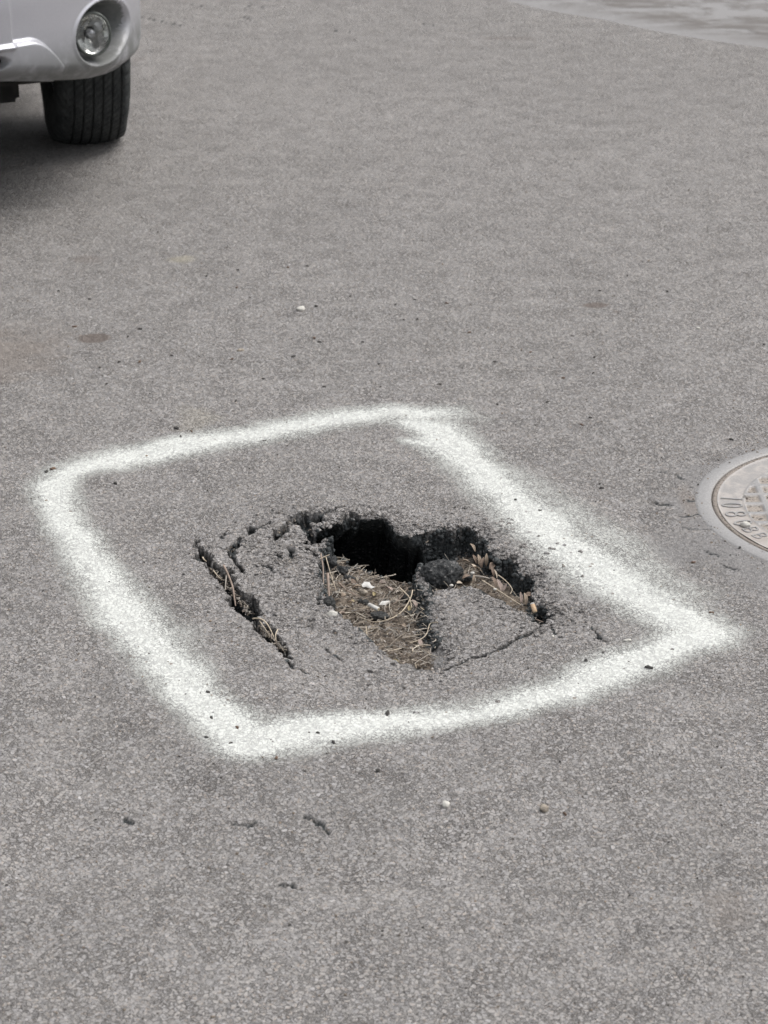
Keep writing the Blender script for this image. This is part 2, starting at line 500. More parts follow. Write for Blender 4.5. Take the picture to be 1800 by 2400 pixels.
def surface(P, full=True):
    """height and attributes of the road at plan points"""
    n = len(P)
    A = {k: np.zeros(n) for k in ('broken', 'soil', 'smooth', 'void')}
    z = (vnoise(P, 1.1, 1) - .5) * .012 + (vnoise(P, 5, 2) - .5) * .004 + (vnoise(P, 30, 3) - .5) * .0012
    near = (np.abs(P[:, 0]) < 1.3) & (P[:, 1] > 1.6) & (P[:, 1] < 4.6)
    z[near] += (vnoise(P[near], 140, 4) - .5) * .0016 + (vnoise(P[near], 260, 5) - .5) * .0010
    z = z * sstep(7.6, 6.2, P[:, 1])
    # flatten the broad waves where the hole is mapped
    m = (P[:, 0] > -.55) & (P[:, 0] < .65) & (P[:, 1] > 2.3) & (P[:, 1] < 3.95)
    idx = np.nonzero(m)[0]
    Q = P[idx]
    if len(idx):
        fade = sstep(0, .12, np.minimum.reduce([Q[:, 0] + .55, .65 - Q[:, 0], Q[:, 1] - 2.3, 3.95 - Q[:, 1]]))
        broad = (vnoise(Q, 1.1, 1) - .5) * .012
        wv = np.stack([vnoise(Q, 70, 6), vnoise(Q, 70, 7)], 1) - .5
        wv2 = np.stack([vnoise(Q, 230, 8), vnoise(Q, 230, 9)], 1) - .5
        W = Q + wv * .012 + wv2 * .006
        sag = idw(Q, SAG_P, SAG_Z, .045)
        zz = z[idx] - broad * fade + sag * fade
        # rubble relief near the broken area
        dv, dp, dt = poly_sdf(W, VOID), poly_sdf(W, PIT), poly_sdf(W, TROUGH)
        dmin = np.minimum(np.minimum(dv, dp), dt)
        rub = sstep(.10, .0, dmin) * ((Q[:, 1] > 3.3) | (Q[:, 0] < -.0))
        zz = zz + rub * ((vnoise(Q, 120, 10) - .5) * .0045 + (vnoise(Q, 45, 11) - .5) * .0025)
        # edges droop towards the hole
        zz = zz - .006 * np.exp(-np.maximum(dmin, 0) / .010)
        surf0 = zz.copy()
        bed = idw(Q, BED_P, BED_Z, .035) + (vnoise(Q, 60, 12) - .5) * .012 + (vnoise(Q, 150, 13) - .5) * .006
        trz = idw(Q, TR_P, TR_Z, .03) + (vnoise(Q, 60, 14) - .5) * .014 + (vnoise(Q, 150, 15) - .5) * .007
        br = np.zeros(len(Q)); so = np.zeros(len(Q))
        for d, fl in ((dt, trz), (dp, bed)):
            ww = .006 + (.011 * sstep(.028, .045, Q[:, 0]) * sstep(3.37, 3.34, Q[:, 1]) if fl is bed else 0)
            k = np.clip((.001 - d) / (.001 + ww), 0, 1); k = k * k * (3 - 2 * k)
            fl2 = np.minimum(fl, zz)
            zz = zz * (1 - k) + fl2 * k
            dd_ = d + (ww - .006)
            br = np.maximum(br, sstep(.0015, -.001, d) * (1 - sstep(-.008, -.016, dd_)))
            so = np.maximum(so, sstep(-.006, -.014, dd_))
        # near lip of the pit slopes gently: worn surface, not a fresh break
        lip = (dp > -.03) & (Q[:, 1] < 3.12)
        br = np.where(lip, br * .35, br)
        A['void'][idx] = (dv < -.001)
        br = np.maximum(br, sstep(.0015, -.002, dv) * (so < .5))
        br = np.maximum(br, .95 * sstep(.010, .0, dv) * sstep(-.03, -.05, zz))
        z[idx] = zz
        A['broken'][idx] = br; A['soil'][idx] = so * (1 - .0)
    # cracks
    for pts, depth in CRACKS:
        if depth == 0: continue
        c = [G(a, b)[:2] for a, b, _ in pts]
        ca = np.array(c); lo = ca.min(0) - .05; hi = ca.max(0) + .05
        k = np.nonzero((P[:, 0] > lo[0]) & (P[:, 0] < hi[0]) & (P[:, 1] > lo[1]) & (P[:, 1] < hi[1]))[0]
        if not len(k): continue
        Q = P[k]
        wv = np.stack([vnoise(Q, 110, 21), vnoise(Q, 110, 22)], 1) - .5
        wv2 = np.stack([vnoise(Q, 300, 23), vnoise(Q, 300, 24)], 1) - .5
        W = Q + wv * (.013 if depth > .04 else .008) + wv2 * (.007 if depth > .04 else .004)
        g = np.zeros(len(Q)); wid = np.zeros(len(Q))
        for i in range(len(c) - 1):
            d, t = seg_dist(W, c[i], c[i + 1])
            hw = (pts[i][2] * (1 - t) + pts[i + 1][2] * t) * (1.0 if depth > .04 else .70)
            e = d - hw
            gi = sstep(.0012, -.0035, e)
            g = np.maximum(g, gi); wid = np.maximum(wid, gi * hw)
        dep = np.minimum(depth, .004 + wid * 5.5)
        z[k] = z[k] - g * dep * (1 - A['soil'][k])
        A['broken'][k] = np.maximum(A['broken'][k], sstep(.10, .6, g) * (1 - A['soil'][k]))
    # manhole seat
    r = np.linalg.norm(P - np.array(MH), axis=1)
    z = np.where(r < .45, z * sstep(.335, .45, r), z)
    z = np.where(r < .324, -.07, z)
    A['smooth'] = sstep(.39, .34, r + (vnoise(P, 22, 41) - .5) * .10)
    low = sstep(3.60, 3.42, P[:, 1]) * sstep(.47, .40, r + (vnoise(P, 14, 42) - .5) * .12)
    A['smooth'] = np.maximum(A['smooth'], low * .9)
    if full:
        def ell(px, py, rx, ry, soft=.25, wob=.5):
            c = np.array(G(px, py)[:2]); ex = abs(G(px + rx, py)[0] - c[0]); ey = abs(G(px, py - ry)[1] - c[1])
            q = (P - c) / np.array([ex, ey])
            d = np.linalg.norm(q, axis=1) + (vnoise(P, 28, 51) - .5) * wob
            return sstep(1 + soft, 1 - soft, d)
        A['stain'] = np.maximum.reduce([ell(222, 793, 36, 10), ell(1397, 717, 32, 7), .8 * ell(1445, 733, 10, 3), .5 * ell(208, 608, 38, 9, .5),
                                        .35 * ell(325, 139, 14, 5), .4 * ell(1190, 90, 60, 3)])
        A['dust'] = np.maximum.reduce([.9 * ell(20, 830, 120, 52, .7, .9), .5 * ell(1700, 2130, 60, 40, .6, .8), .8 * ell(1610, 1170, 26, 40, .6, .9)])
        A['yellow'] = np.maximum.reduce([.9 * ell(428, 609, 26, 7, .6, 1.2), .4 * ell(460, 980, 40, 25, .7, 1.2)])
    return z, A

def axis_coords(segs):
    out = [segs[0][0]]
    for a, b, s in segs:
        n = max(1, int(round((b - a) / s)))
        out += list(a + (b - a) * (np.arange(1, n + 1)) / n)
    return out

def grow(start, end, s0, ratio):
    out = []; x = start; s = s0; sg = 1 if end > start else -1
    while (end - x) * sg > 0:
        s *= ratio
        x += sg * s
        out.append(x)
    return out

xs = axis_coords([(-1.1, -.44, .0042), (-.44, .40, .0021), (.40, 1.3, .0042)])
xs = sorted(grow(-1.1, -60, .0045, 1.035)) + xs + grow(1.3, 60, .0045, 1.035)
ys = axis_coords([(1.7, 2.75, .0042), (2.75, 3.66, .0021), (3.66, 4.5, .0045)])
ys = sorted(grow(1.7, -60, .006, 1.05)) + ys + grow(4.5, 9.0, .0048, 1.006) 
ys = ys + grow(ys[-1], 150, .05, 1.10)
xs = np.array(xs); ys = np.array(ys)
NX, NY = len(xs), len(ys)
GX, GY = np.meshgrid(xs, ys)
P = np.stack([GX.ravel(), GY.ravel()], 1)
Z, A = surface(P)
V = np.column_stack([P, Z])
kb = np.nonzero((A['broken'] > .25) & (P[:, 1] > 2.7) & (P[:, 1] < 3.66) & (np.abs(P[:, 0]) < .42))[0]
amp = (.2 + .8 * A['broken'][kb])[:, None]
V[kb, :2] += amp * ((np.column_stack([vnoise(V[kb], 75, 81), vnoise(V[kb], 75, 82)]) - .5) * .010 + (np.column_stack([vnoise(V[kb], 190, 83), vnoise(V[kb], 190, 84)]) - .5) * .005)
ii, jj = np.meshgrid(np.arange(NX - 1), np.arange(NY - 1))
base = (jj * NX + ii).ravel()
F = np.column_stack([base, base + 1, base + NX + 1, base + NX])
void_v = A['void'] > .5
cell_void = void_v[F].sum(1) >= 3
# keep only the main connected void region
grid = cell_void.reshape(NY - 1, NX - 1)
from collections import deque
lab = np.zeros_like(grid, dtype=int); best = (0, 0); cur = 0
for (a, b) in zip(*np.nonzero(grid)):
    if lab[a, b]: continue
    cur += 1; dq = deque([(a, b)]); lab[a, b] = cur; cnt = 0
    while dq:
        y0, x0 = dq.popleft(); cnt += 1
        for dy_, dx_ in ((1, 0), (-1, 0), (0, 1), (0, -1)):
            yy, xx = y0 + dy_, x0 + dx_
            if grid[yy, xx] and not lab[yy, xx]:
                lab[yy, xx] = cur; dq.append((yy, xx))
    if cnt > best[0]: best = (cnt, cur)
grid = lab == best[1]
cell_void = grid.ravel()
# boundary loop (longest), ordered, directed so that the void lies on the left
nxt = {}
for (j, i) in zip(*np.nonzero(grid)):
    a = j * NX + i; b = a + 1; c = a + NX + 1; d = a + NX
    if not grid[j - 1, i]: nxt.setdefault(a, []).append(b)
    if not grid[j, i + 1]: nxt.setdefault(b, []).append(c)
    if not grid[j + 1, i]: nxt.setdefault(c, []).append(d)
    if not grid[j, i - 1]: nxt.setdefault(d, []).append(a)
loops = []
while nxt:
    s = next(iter(nxt)); lp = [s]; cur = s
    while True:
        t = nxt[cur].pop()
        if not nxt[cur]: del nxt[cur]
        if t == s: break
        lp.append(t); cur = t
    loops.append(lp)
loop = max(loops, key=len)
for _ in range(2):       # take the stair steps out of the cut edge
    L = V[loop, :2]
    V[loop, :2] = (L + np.roll(L, 1, 0) + np.roll(L, -1, 0)) / 3

# which faces are the hole's own (floor and walls), which the road's
soilF = A['soil'][F].max(1); brF = A['broken'][F].mean(1)
fc = V[F].mean(1)
inhole = (~cell_void) & ((soilF > .02) | ((brF > .3) & (fc[:, 2] < -.012) & (fc[:, 1] > 3.05) & (fc[:, 0] > -.165)))
inhole &= (fc[:, 0] > -.3) & (fc[:, 0] < .4) & (fc[:, 1] > 2.6) & (fc[:, 1] < 3.7)

def submesh(name, mask, zoff=0.0, keys=('broken', 'soil', 'smooth', 'stain', 'dust', 'yellow'), extra=None):
    f = F[mask]
    used = np.unique(f)
    remap = np.full(len(V), -1, dtype=np.int64); remap[used] = np.arange(len(used))
    v = V[used].copy(); v[:, 2] += zoff
    me = mesh_np(name, v, remap[f])
    for k in keys: attr(me, k, A[k][used])
    if extra:
        for k, vals in extra.items(): attr(me, k, vals[used])
    return me, used

# small stones standing on crumbled edges, joined to whichever mesh they belong to
def ico_dirs():
    bm = bmesh.new(); bmesh.ops.create_icosphere(bm, subdivisions=1, radius=1)
    v = np.array([x.co[:] for x in bm.verts]); f = np.array([[q.index for q in p.verts] for p in bm.faces]); bm.free()
    return v, f
ICV, ICF = ico_dirs()
def stones(centres, sizes, flat=.7, rs=rng):
    n = len(centres); m = len(ICV)
    jit = 1 + (rs.random((n, m)) - .5) * .5
    v = ICV[None] * jit[..., None] * sizes[:, None, None]
    sc = np.column_stack([.75 + .6 * rs.random(n), .75 + .5 * rs.random(n), flat * (.7 + .5 * rs.random(n))])
    v = v * sc[:, None, :]
    an = rs.random(n) * 6.28; c, s = np.cos(an), np.sin(an)
    x = v[..., 0] * c[:, None] - v[..., 1] * s[:, None]; y = v[..., 0] * s[:, None] + v[..., 1] * c[:, None]
    tl = (rs.random(n) - .5) * 1.2; c2, s2 = np.cos(tl), np.sin(tl)
    yy = y * c2[:, None] - v[..., 2] * s2[:, None]; zz = y * s2[:, None] + v[..., 2] * c2[:, None]
    v = np.stack([x, yy, zz], -1) + centres[:, None, :]
    f = ICF[None] + (np.arange(n) * m)[:, None, None]
    return v.reshape(-1, 3), f.reshape(-1, 3)

road_me, used = submesh("road", (~cell_void) & (~inhole))
road = link("road", road_me, M_ROAD)
tag(road, kind='structure')

# loose and half loose aggregate round the break (part of the road surface)
cand = np.column_stack([rng.uniform(-.34, .36, 60000), rng.uniform(2.85, 3.62, 60000)])
wv = np.stack([vnoise(cand, 70, 6), vnoise(cand, 70, 7)], 1) - .5
wv2 = np.stack([vnoise(cand, 230, 8), vnoise(cand, 230, 9)], 1) - .5
Wc = cand + wv * .012 + wv2 * .006
dd = np.minimum(np.minimum(poly_sdf(Wc, VOID), poly_sdf(Wc, PIT)), poly_sdf(Wc, TROUGH))
cz, cA = surface(cand, False)
zs = cz
prob = np.where(dd > 0, .55 * np.exp(-dd / .012) + .05 * np.exp(-dd / .05), 0)
prob = np.where(cand[:, 1] < 3.10, prob * .35, prob)
lefty = (cand[:, 0] < -.11) & (cand[:, 1] > 3.15) & (dd < .12) & (dd > 0)
prob = np.where(lefty, np.maximum(prob, .10), prob)
keep = (rng.random(len(cand)) < prob) & (cA['void'] < .5) & (cA['broken'] < .4) & (cA['soil'] < .1)
cc = np.column_stack([cand[keep], cz[keep]])
sv, sf = stones(cc, rng.uniform(.0022, .0056, len(cc)), .6)
gm = mesh_np("loose_aggregate", sv, sf, False)
for k in ('broken', 'soil', 'smooth', 'stain', 'dust', 'yellow'): attr(gm, k, np.zeros(len(sv)))
loose = link("broken_edge_gravel", gm, M_ROAD)
tag(loose, "crumbled grey aggregate along the rim of the pothole", "gravel", kind='stuff')

# dark rubble on the broken faces
keep2 = (rng.random(len(cand)) < .30) & (cA['broken'] > .6) & (cA['void'] < .5)
cc2 = np.column_stack([cand[keep2], cz[keep2]])
c3 = np.column_stack([rng.uniform(-.34, .36, 150000), rng.uniform(2.75, 3.62, 150000)])
W3 = c3 + (np.stack([vnoise(c3, 70, 6), vnoise(c3, 70, 7)], 1) - .5) * .012 + (np.stack([vnoise(c3, 230, 8), vnoise(c3, 230, 9)], 1) - .5) * .006
d3 = np.minimum(poly_sdf(W3, PIT), poly_sdf(W3, TROUGH))
c3 = c3[(d3 < .002) & (d3 > -.012)]
z3, A3 = surface(c3, False)
k3 = (A3['broken'] > .45) & (A3['void'] < .5) & (rng.random(len(c3)) < .95)
cc2 = np.concatenate([cc2, np.column_stack([c3[k3], z3[k3]])])
cc2[:, :2] += rng.uniform(-.0015, .0015, (len(cc2), 2))

hole_me, hused = submesh("pothole", inhole)
hv = np.empty(len(hole_me.vertices) * 3); hole_me.vertices.foreach_get('co', hv); hv = hv.reshape(-1, 3)
hf = np.array([p.vertices[:] for p in hole_me.polygons])
hA = {k: A[k][hused] for k in ('broken', 'soil')}
# the cavity under the slab: rings extruded from the cut edge
L = V[loop].copy(); n = len(L)
Ls = L[:, :2].copy()
for _ in range(14): Ls = (Ls + np.roll(Ls, 1, 0) + np.roll(Ls, -1, 0)) / 3
tg = np.roll(Ls, -3, 0) - np.roll(Ls, 3, 0)
nr = np.column_stack([tg[:, 1], -tg[:, 0]]); nr /= np.linalg.norm(nr, axis=1)[:, None] + 1e-9   # outward
back = np.maximum(sstep(-.65, .05, nr[:, 1]), sstep(.1, -.4, nr[:, 0]) * sstep(-.03, -.08, L[:, 0]))
sd = np.column_stack([-.85 * sstep(-.02, -.10, L[:, 0]), np.ones(n)]); sd /= np.linalg.norm(sd, axis=1)[:, None]
rightw = sstep(.092, .125, L[:, 0])
rings = [L]
DR = [.003, .007, .012, .018, .025, .033, .042, .052, .063, .078, .10, .14, .22, .34, .50, .62]
O_L = [.002, .007, .013, .020, .029, .038, .048, .062, .078, .10, .13, .16, .19, .20, .17, .10]
O_R = [0, -.001, -.002, -.002, -.002, -.001, 0, .002, .008, .03, .06, .10, .13, .14, .12, .06]
O_N = [.0, .0, .0, .002, .003, .004, .006, .008, .01, .014, .02, .03, .04, .05, .03, .0]
for dr, ol, orr, on in zip(DR, O_L, O_R, O_N):
    start_ = .060 * sstep(.020, .115, L[:, 0])      # the slab keeps its full thickness to the right
    o = back * np.interp(np.maximum(0, dr - start_), [0] + DR, [0] + O_L) + (1 - back) * on
    q = L.copy()
    basez = np.minimum(L[:, 2], 0) 
    jit = (vnoise(np.column_stack([L[:, :2] * 1.0, np.full(n, dr)]), 110, 61) - .5) * (.010 if dr < .09 else .03) * min(1, dr / .006)
    jit += (vnoise(np.column_stack([L[:, :2], np.full(n, dr)]), 260, 62) - .5) * .005 * min(1, dr / .006)
    dirv = nr * (1 - back)[:, None] + sd * back[:, None]
    q[:, :2] = (L[:, :2] * max(0, 1 - dr / .010) + Ls * min(1, dr / .010)) + dirv * o[:, None] + nr * jit[:, None]
    q[:, 2] = basez - dr
    rings.append(q)
cen = np.append(L[:, :2].mean(0) + np.array([0, .05]), -.72)
cv = np.concatenate(rings + [cen[None]])
cf = []
k0 = np.arange(n); k1 = np.roll(k0, -1)
for r_ in range(len(rings) - 1):
    cf.append(np.column_stack([r_ * n + k0, r_ * n + k1, (r_ + 1) * n + k1, (r_ + 1) * n + k0]))
cf = np.concatenate(cf)
lastr = (len(rings) - 1) * n
capf = np.column_stack([lastr + k0, lastr + k1, np.full(n, len(cv) - 1), np.full(n, len(cv) - 1)])
off = len(hv)
allv = np.concatenate([hv, cv])
rv, rf = stones(cc2, rng.uniform(.0018, .0055, len(cc2)) , .9)
# quads + cavity (cap as degenerate-free tris handled through from_pydata)
faces = [tuple(x) for x in hf] + [tuple(x + off) for x in cf] + [(int(a) + off, int(b) + off, len(cv) - 1 + off) for a, b, _, _ in capf]
ro = len(allv)
allv = np.concatenate([allv, rv]); faces += [tuple(x + ro) for x in rf]
me = bpy.data.meshes.new("pothole")
me.from_pydata(allv.tolist(), [], [tuple(int(q) for q in f) for f in faces])
for p_ in me.polygons: p_.use_smooth = True
nb = len(cv) + len(rv)
attr(me, 'broken', np.concatenate([hA['broken'], np.ones(nb)]))
attr(me, 'soil', np.concatenate([hA['soil'], np.zeros(nb)]))
for k in ('smooth', 'stain', 'dust', 'yellow'): attr(me, k, np.zeros(len(allv)))
bpy.data.meshes.remove(hole_me)
hole = link("pothole", me, M_ROAD)
tag(hole, kind='structure')

# white spray paint
pd = np.zeros(len(P))
pm = (P[:, 0] > -1.1) & (P[:, 0] < 1.1) & (P[:, 1] > 2.3) & (P[:, 1] < 4.4)
pd[pm] = paint_density(P[pm])
mask = (pd[F].max(1) > .045) & (~cell_void) & (~inhole)
paint_me, _ = submesh("painted_outline", mask, .0009, keys=(), extra={'paint': pd})
paint = link("painted_outline", paint_me, M_PAINT)
tag(paint, "white spray painted rectangle sprayed on the asphalt around the pothole", "road marking")

# ------------------------------------------------------------------ far street beyond the curved seam
def make_far():
    N = NT("far_concrete")
    P_ = N.obj()
    st = N.n('ShaderNodeMapping'); N.set(st.inputs['Vector'], P_)
    st.inputs['Rotation'].default_value = (0, 0, R(18))
    st.inputs['Scale'].default_value = (1.0, 1.5, 1)
    q = N.warp(st.outputs[0], 1.5, .5, 2)
    s1 = N.noise(q, 3.2, 6, .68).outputs['Fac']
    s2 = N.noise(q, 9, 3, .6).outputs['Fac']
    f = N.noise(P_, 240, 2).outputs['Fac']
    mud = N.math('MULTIPLY', N.ramp(s1, .41, .54), N.ramp(s2, .35, .60, .45, 1), clamp=True)
    edge = N.attr('edge')
    mud = N.math('MULTIPLY', mud, edge)
    col = N.mix(N.ramp(f, .3, .7), (.258, .252, .250), (.305, .298, .296))
    col = N.mix(mud, col, (.160, .148, .139))
    h = N.math('MULTIPLY', mud, 1.0)
    return N.finish(N.bsdf(col, .85, 0, .3, N.bump(N.math('ADD', h, N.math('MULTIPLY', f, .15)), .006)).outputs[0])
seam = [(1090, -60), (1140, -20), (1180, 2), (1270, 24), (1340, 36), (1420, 50), (1520, 72), (1620, 90), (1700, 102), (1800, 116), (1950, 142), (2200, 190), (2700, 300)]
sp = [Vector(G(a, b)) for a, b in seam]
vs, fs, ed = [], [], []
cols = 40
for i, p in enumerate(sp):
    for k in range(cols + 1):
        t = (k / cols) ** 1.6
        q = p + Vector((6.5, 26, 0)) * t + Vector((0, 0, 0))
        q.z = (-.001, .003, .004, .005, .005)[k] if k < 5 else .005
        
        vs.append(q); ed.append(min(1, max(0, (k - .6) / 1.4)))
for i in range(len(sp) - 1):
    for k in range(cols):
        a = i * (cols + 1) + k
        fs.append((a, a + cols + 1, a + cols + 2, a + 1))
me = mesh_np("far_pavement", np.array([v[:] for v in vs]), np.array(fs)); attr(me, 'edge', ed)
far = link("pavement", me, make_far())
tag(far, kind='structure')

# ------------------------------------------------------------------ manhole
def make_manhole():
    N = NT("worn_cast_iron")
    P_ = N.obj()
    f = N.noise(P_, 26, 4, .65).outputs['Fac']
    g = N.noise(P_, 300, 2).outputs['Fac']
    d = N.attr('dirt')
    dirt = N.math('ADD', N.math('MULTIPLY', d, 1.0), N.math('MULTIPLY', N.ramp(f, .42, .66), N.attr('patchy')), clamp=True)
    metal = N.mix(N.ramp(g, .3, .7), (.30, .293, .288), (.355, .348, .343))
    grit = N.voro(P_, 260)
    gs = N.n('ShaderNodeSeparateColor'); N.set(gs.inputs[0], grit.outputs['Color'])
    dc = N.mix(N.ramp(N.noise(P_, 350, 3, .7).outputs['Fac'], .3, .7), (.25, .215, .18), (.42, .375, .335))
    dc = N.mix(N.math('GREATER_THAN', gs.outputs[0], .9), dc, (.10, .085, .07))
    dsm = N.mix(N.ramp(f, .3, .7), (.36, .325, .295), (.44, .41, .385))
    dc = N.mix(N.attr('grit'), dsm, dc)
    col = N.mix(dirt, metal, dc)
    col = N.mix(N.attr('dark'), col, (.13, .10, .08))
    met = N.math('MULTIPLY', N.math('SUBTRACT', 1.0, dirt), .35)
    h = N.math('ADD', N.math('MULTIPLY', g, .35), N.math('MULTIPLY', N.math('MULTIPLY', dirt, N.attr('grit')), N.noise(P_, 350, 3, .7).outputs['Fac']))
    return N.finish(N.bsdf(col, .55, met, .4, N.bump(h, .0016)).outputs[0])
M_IRON = make_manhole()

def lathe_ring(name, prof, seg, mat, attrs, parent=None, loc=(0, 0, 0), wob=0):
    """prof: list of (r, z); attrs: name -> list per profile point"""
    vs, at = [], {k: [] for k in attrs}
    for i in range(seg):
        a = 2 * math.pi * i / seg
        wv_ = wob * (mnoise.noise(Vector((math.cos(a) * 3, math.sin(a) * 3, 1))) )
        for j, (r, z) in enumerate(prof):
            rr = r + (wv_ if j in (len(prof) - 1, len(prof) - 2) else 0)
            vs.append((rr * math.cos(a), rr * math.sin(a), z))
            for k in attrs: at[k].append(attrs[k][j])
    m = len(prof); fs = []
    for i in range(seg):
        for j in range(m - 1):
            fs.append((i * m + j, ((i + 1) % seg) * m + j, ((i + 1) % seg) * m + j + 1, i * m + j + 1))
    me = mesh_np(name, np.array(vs), np.array(fs))
    for k in at: attr(me, k, at[k])
    o = link(name, me, mat, parent)
    o.location = loc
    return o

prof = [(.290, -.075), (.2975, -.074), (.2990, -.004), (.3000, .0000), (.3030, .0012), (.3150, .0016), (.3260, .0012), (.3310, -.0002), (.3330, -.003), (.3345, -.03)]
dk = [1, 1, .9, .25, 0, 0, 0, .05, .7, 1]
mroot = empty("manhole_cover", (MH[0], MH[1], 0))
tag(mroot, "round cast iron manhole cover with grid pattern and raised lettering in a pale grey ring", "manhole cover")
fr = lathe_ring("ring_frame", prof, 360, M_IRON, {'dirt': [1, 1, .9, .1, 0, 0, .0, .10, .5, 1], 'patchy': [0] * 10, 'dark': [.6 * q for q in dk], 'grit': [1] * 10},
                parent=mroot)
# lid plate: gridded height field clipped to the circle
st = .0022; nn = int(.2915 / st) + 1
g1 = np.arange(-nn, nn + 1) * st
LX, LY = np.meshgrid(g1, g1); LP = np.column_stack([LX.ravel(), LY.ravel()])
rr = np.linalg.norm(LP, axis=1)
push = rr > .2885
LP[push] *= (.2892 / rr[push])[:, None]
rr = np.minimum(rr, .292)
def rib(v, phase, pitch=.043, wdt=.0125):
    t = np.abs(((v - phase) / pitch + .5) % 1 - .5) * pitch
    return sstep(wdt / 2 + .0012, wdt / 2 - .0008, t)
ribs = np.maximum(rib(LP[:, 0], -.200), rib(LP[:, 1], .0215))
ring = sstep(.236, .238, rr) 
ringband = np.maximum(ring, 0)
up = np.maximum(ribs, ringband)
letter_low = sstep(.240, .243, rr) * sstep(.2895, .286, rr)
ang = np.degrees(np.arctan2(LP[:, 1], LP[:, 0])) % 360
LZ = -.0042 * (1 - up) - .0016 * letter_low + (vnoise(LP, 300, 71) - .5) * .0016 * (1 - up)
LZ += (vnoise(LP, 25, 72) - .5) * .0012
sq = (np.abs(LP[:, 0] - (-.232)) < .0035) & (np.abs(LP[:, 1] - .052) < .0045)
LZ = np.where(sq, -.02, LZ) + .0008
dirtv = np.clip((1 - up) + .85 * letter_low * sstep(175, 186, ang) * sstep(290, 250, ang) + .3 * letter_low, 0, 1)
grit = (1 - up)
I, J = np.meshgrid(np.arange(2 * nn), np.arange(2 * nn)); b0 = (J * (2 * nn + 1) + I).ravel(); w_ = 2 * nn + 1
LF = np.column_stack([b0, b0 + 1, b0 + w_ + 1, b0 + w_])
LF = LF[np.linalg.norm(np.column_stack([LX.ravel(), LY.ravel()])[LF].mean(1), axis=1) < .290]
us = np.unique(LF); rm = np.full(len(LP), -1); rm[us] = np.arange(len(us))
me = mesh_np("plate", np.column_stack([LP, LZ])[us], rm[LF])
attr(me, 'dirt', dirtv[us]); attr(me, 'grit', grit[us]); attr(me, 'patchy', (.70 * np.clip(ring, 0, 1) + .25)[us]); attr(me, 'dark', np.where(sq, 1, 0)[us] * 1.0)
lid = link("lid", me, M_IRON, mroot)
# grit packed between lid and frame
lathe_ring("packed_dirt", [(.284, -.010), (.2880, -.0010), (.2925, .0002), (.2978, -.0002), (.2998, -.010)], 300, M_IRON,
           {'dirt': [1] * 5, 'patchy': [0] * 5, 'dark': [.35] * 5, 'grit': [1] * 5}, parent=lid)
# raised lettering round the rim, tops towards the centre
dg = None
def glyph(ch, hgt, wid):
    cu = bpy.data.curves.new("letter", 'FONT'); cu.body = ch; cu.size = 1.0; cu.extrude = .5; cu.resolution_u = 4
    cu.offset = -.012
    o = bpy.data.objects.new("letter_tmp", cu); COL.objects.link(o)
    bpy.context.view_layer.update()
    m = bpy.data.meshes.new_from_object(o.evaluated_get(bpy.context.evaluated_depsgraph_get()))
    COL.objects.unlink(o); bpy.data.objects.remove(o); bpy.data.curves.remove(cu)
    v = np.empty(len(m.vertices) * 3); m.vertices.foreach_get('co', v); v = v.reshape(-1, 3)
    f = [tuple(p.vertices) for p in m.polygons]; bpy.data.meshes.remove(m)
    lo, hi = v.min(0), v.max(0)
    v = (v - (lo + hi) / 2)
    v[:, 0] *= wid / (hi[0] - lo[0]); v[:, 1] *= hgt / (hi[1] - lo[1]); v[:, 2] *= .0020 / (hi[2] - lo[2])
    return v, f
for ch, a, h, wd in (("I", 170.5, .040, .004), ("0", 177.2, .040, .019), ("8", 185.8, .040, .022), ("0", 194.6, .036, .020), ("B", 201.6, .030, .018), ("B", 208.0, .028, .018)):
    v, f = glyph(ch, h, wd)
    a = R(a); rad = .2625
    # local up (glyph +y) points to the centre
    c, s = math.cos(a), math.sin(a)
    ux, uy = -c, -s; rx, ry = uy, -ux
    x = rad * c + v[:, 0] * rx + v[:, 1] * ux
    y = rad * s + v[:, 0] * ry + v[:, 1] * uy
    vv_ = np.column_stack([x, y, v[:, 2] - .0003]); cen_ = vv_.mean(0)
    me = bpy.data.meshes.new("raised_letter"); me.from_pydata((vv_ - cen_).tolist(), [], f)
    for nm_, vl_ in (('dirt', 0), ('patchy', .35), ('dark', 0), ('grit', 0)): attr(me, nm_, np.full(len(vv_), vl_))
    lo_ = link("raised_letter", me, M_IRON, lid); lo_.location = cen_

# ------------------------------------------------------------------ things on the road and in the hole
def height_at(x, y):
    z_, _ = surface(np.array([[x, y]]), False)
    return float(z_[0])

def lump(name, loc, size, mat, sub=3, rough=.25, seed=0, squash=(1, 1, 1), fine=.08, rz=0):
    bm = bmesh.new(); bmesh.ops.create_icosphere(bm, subdivisions=sub, radius=1)
    off = Vector((seed * 3.7, seed * 1.3, seed * 2.1))
    for v in bm.verts:
        d = v.co.normalized()
        k = 1 + rough * mnoise.noise(d * 1.3 + off) + rough * .6 * mnoise.noise(d * 2.9 + off) + fine * mnoise.noise(d * 9 + off) + fine * .7 * mnoise.noise(d * 19 + off)
        v.co = Vector((d.x * squash[0], d.y * squash[1], d.z * squash[2])) * k * size
    me = bpy.data.meshes.new(name); bm.to_mesh(me); bm.free()
    for p in me.polygons: p.use_smooth = True
    o = link(name, me, mat)
    o.location = loc; o.rotation_euler = (0, 0, rz)
    return o

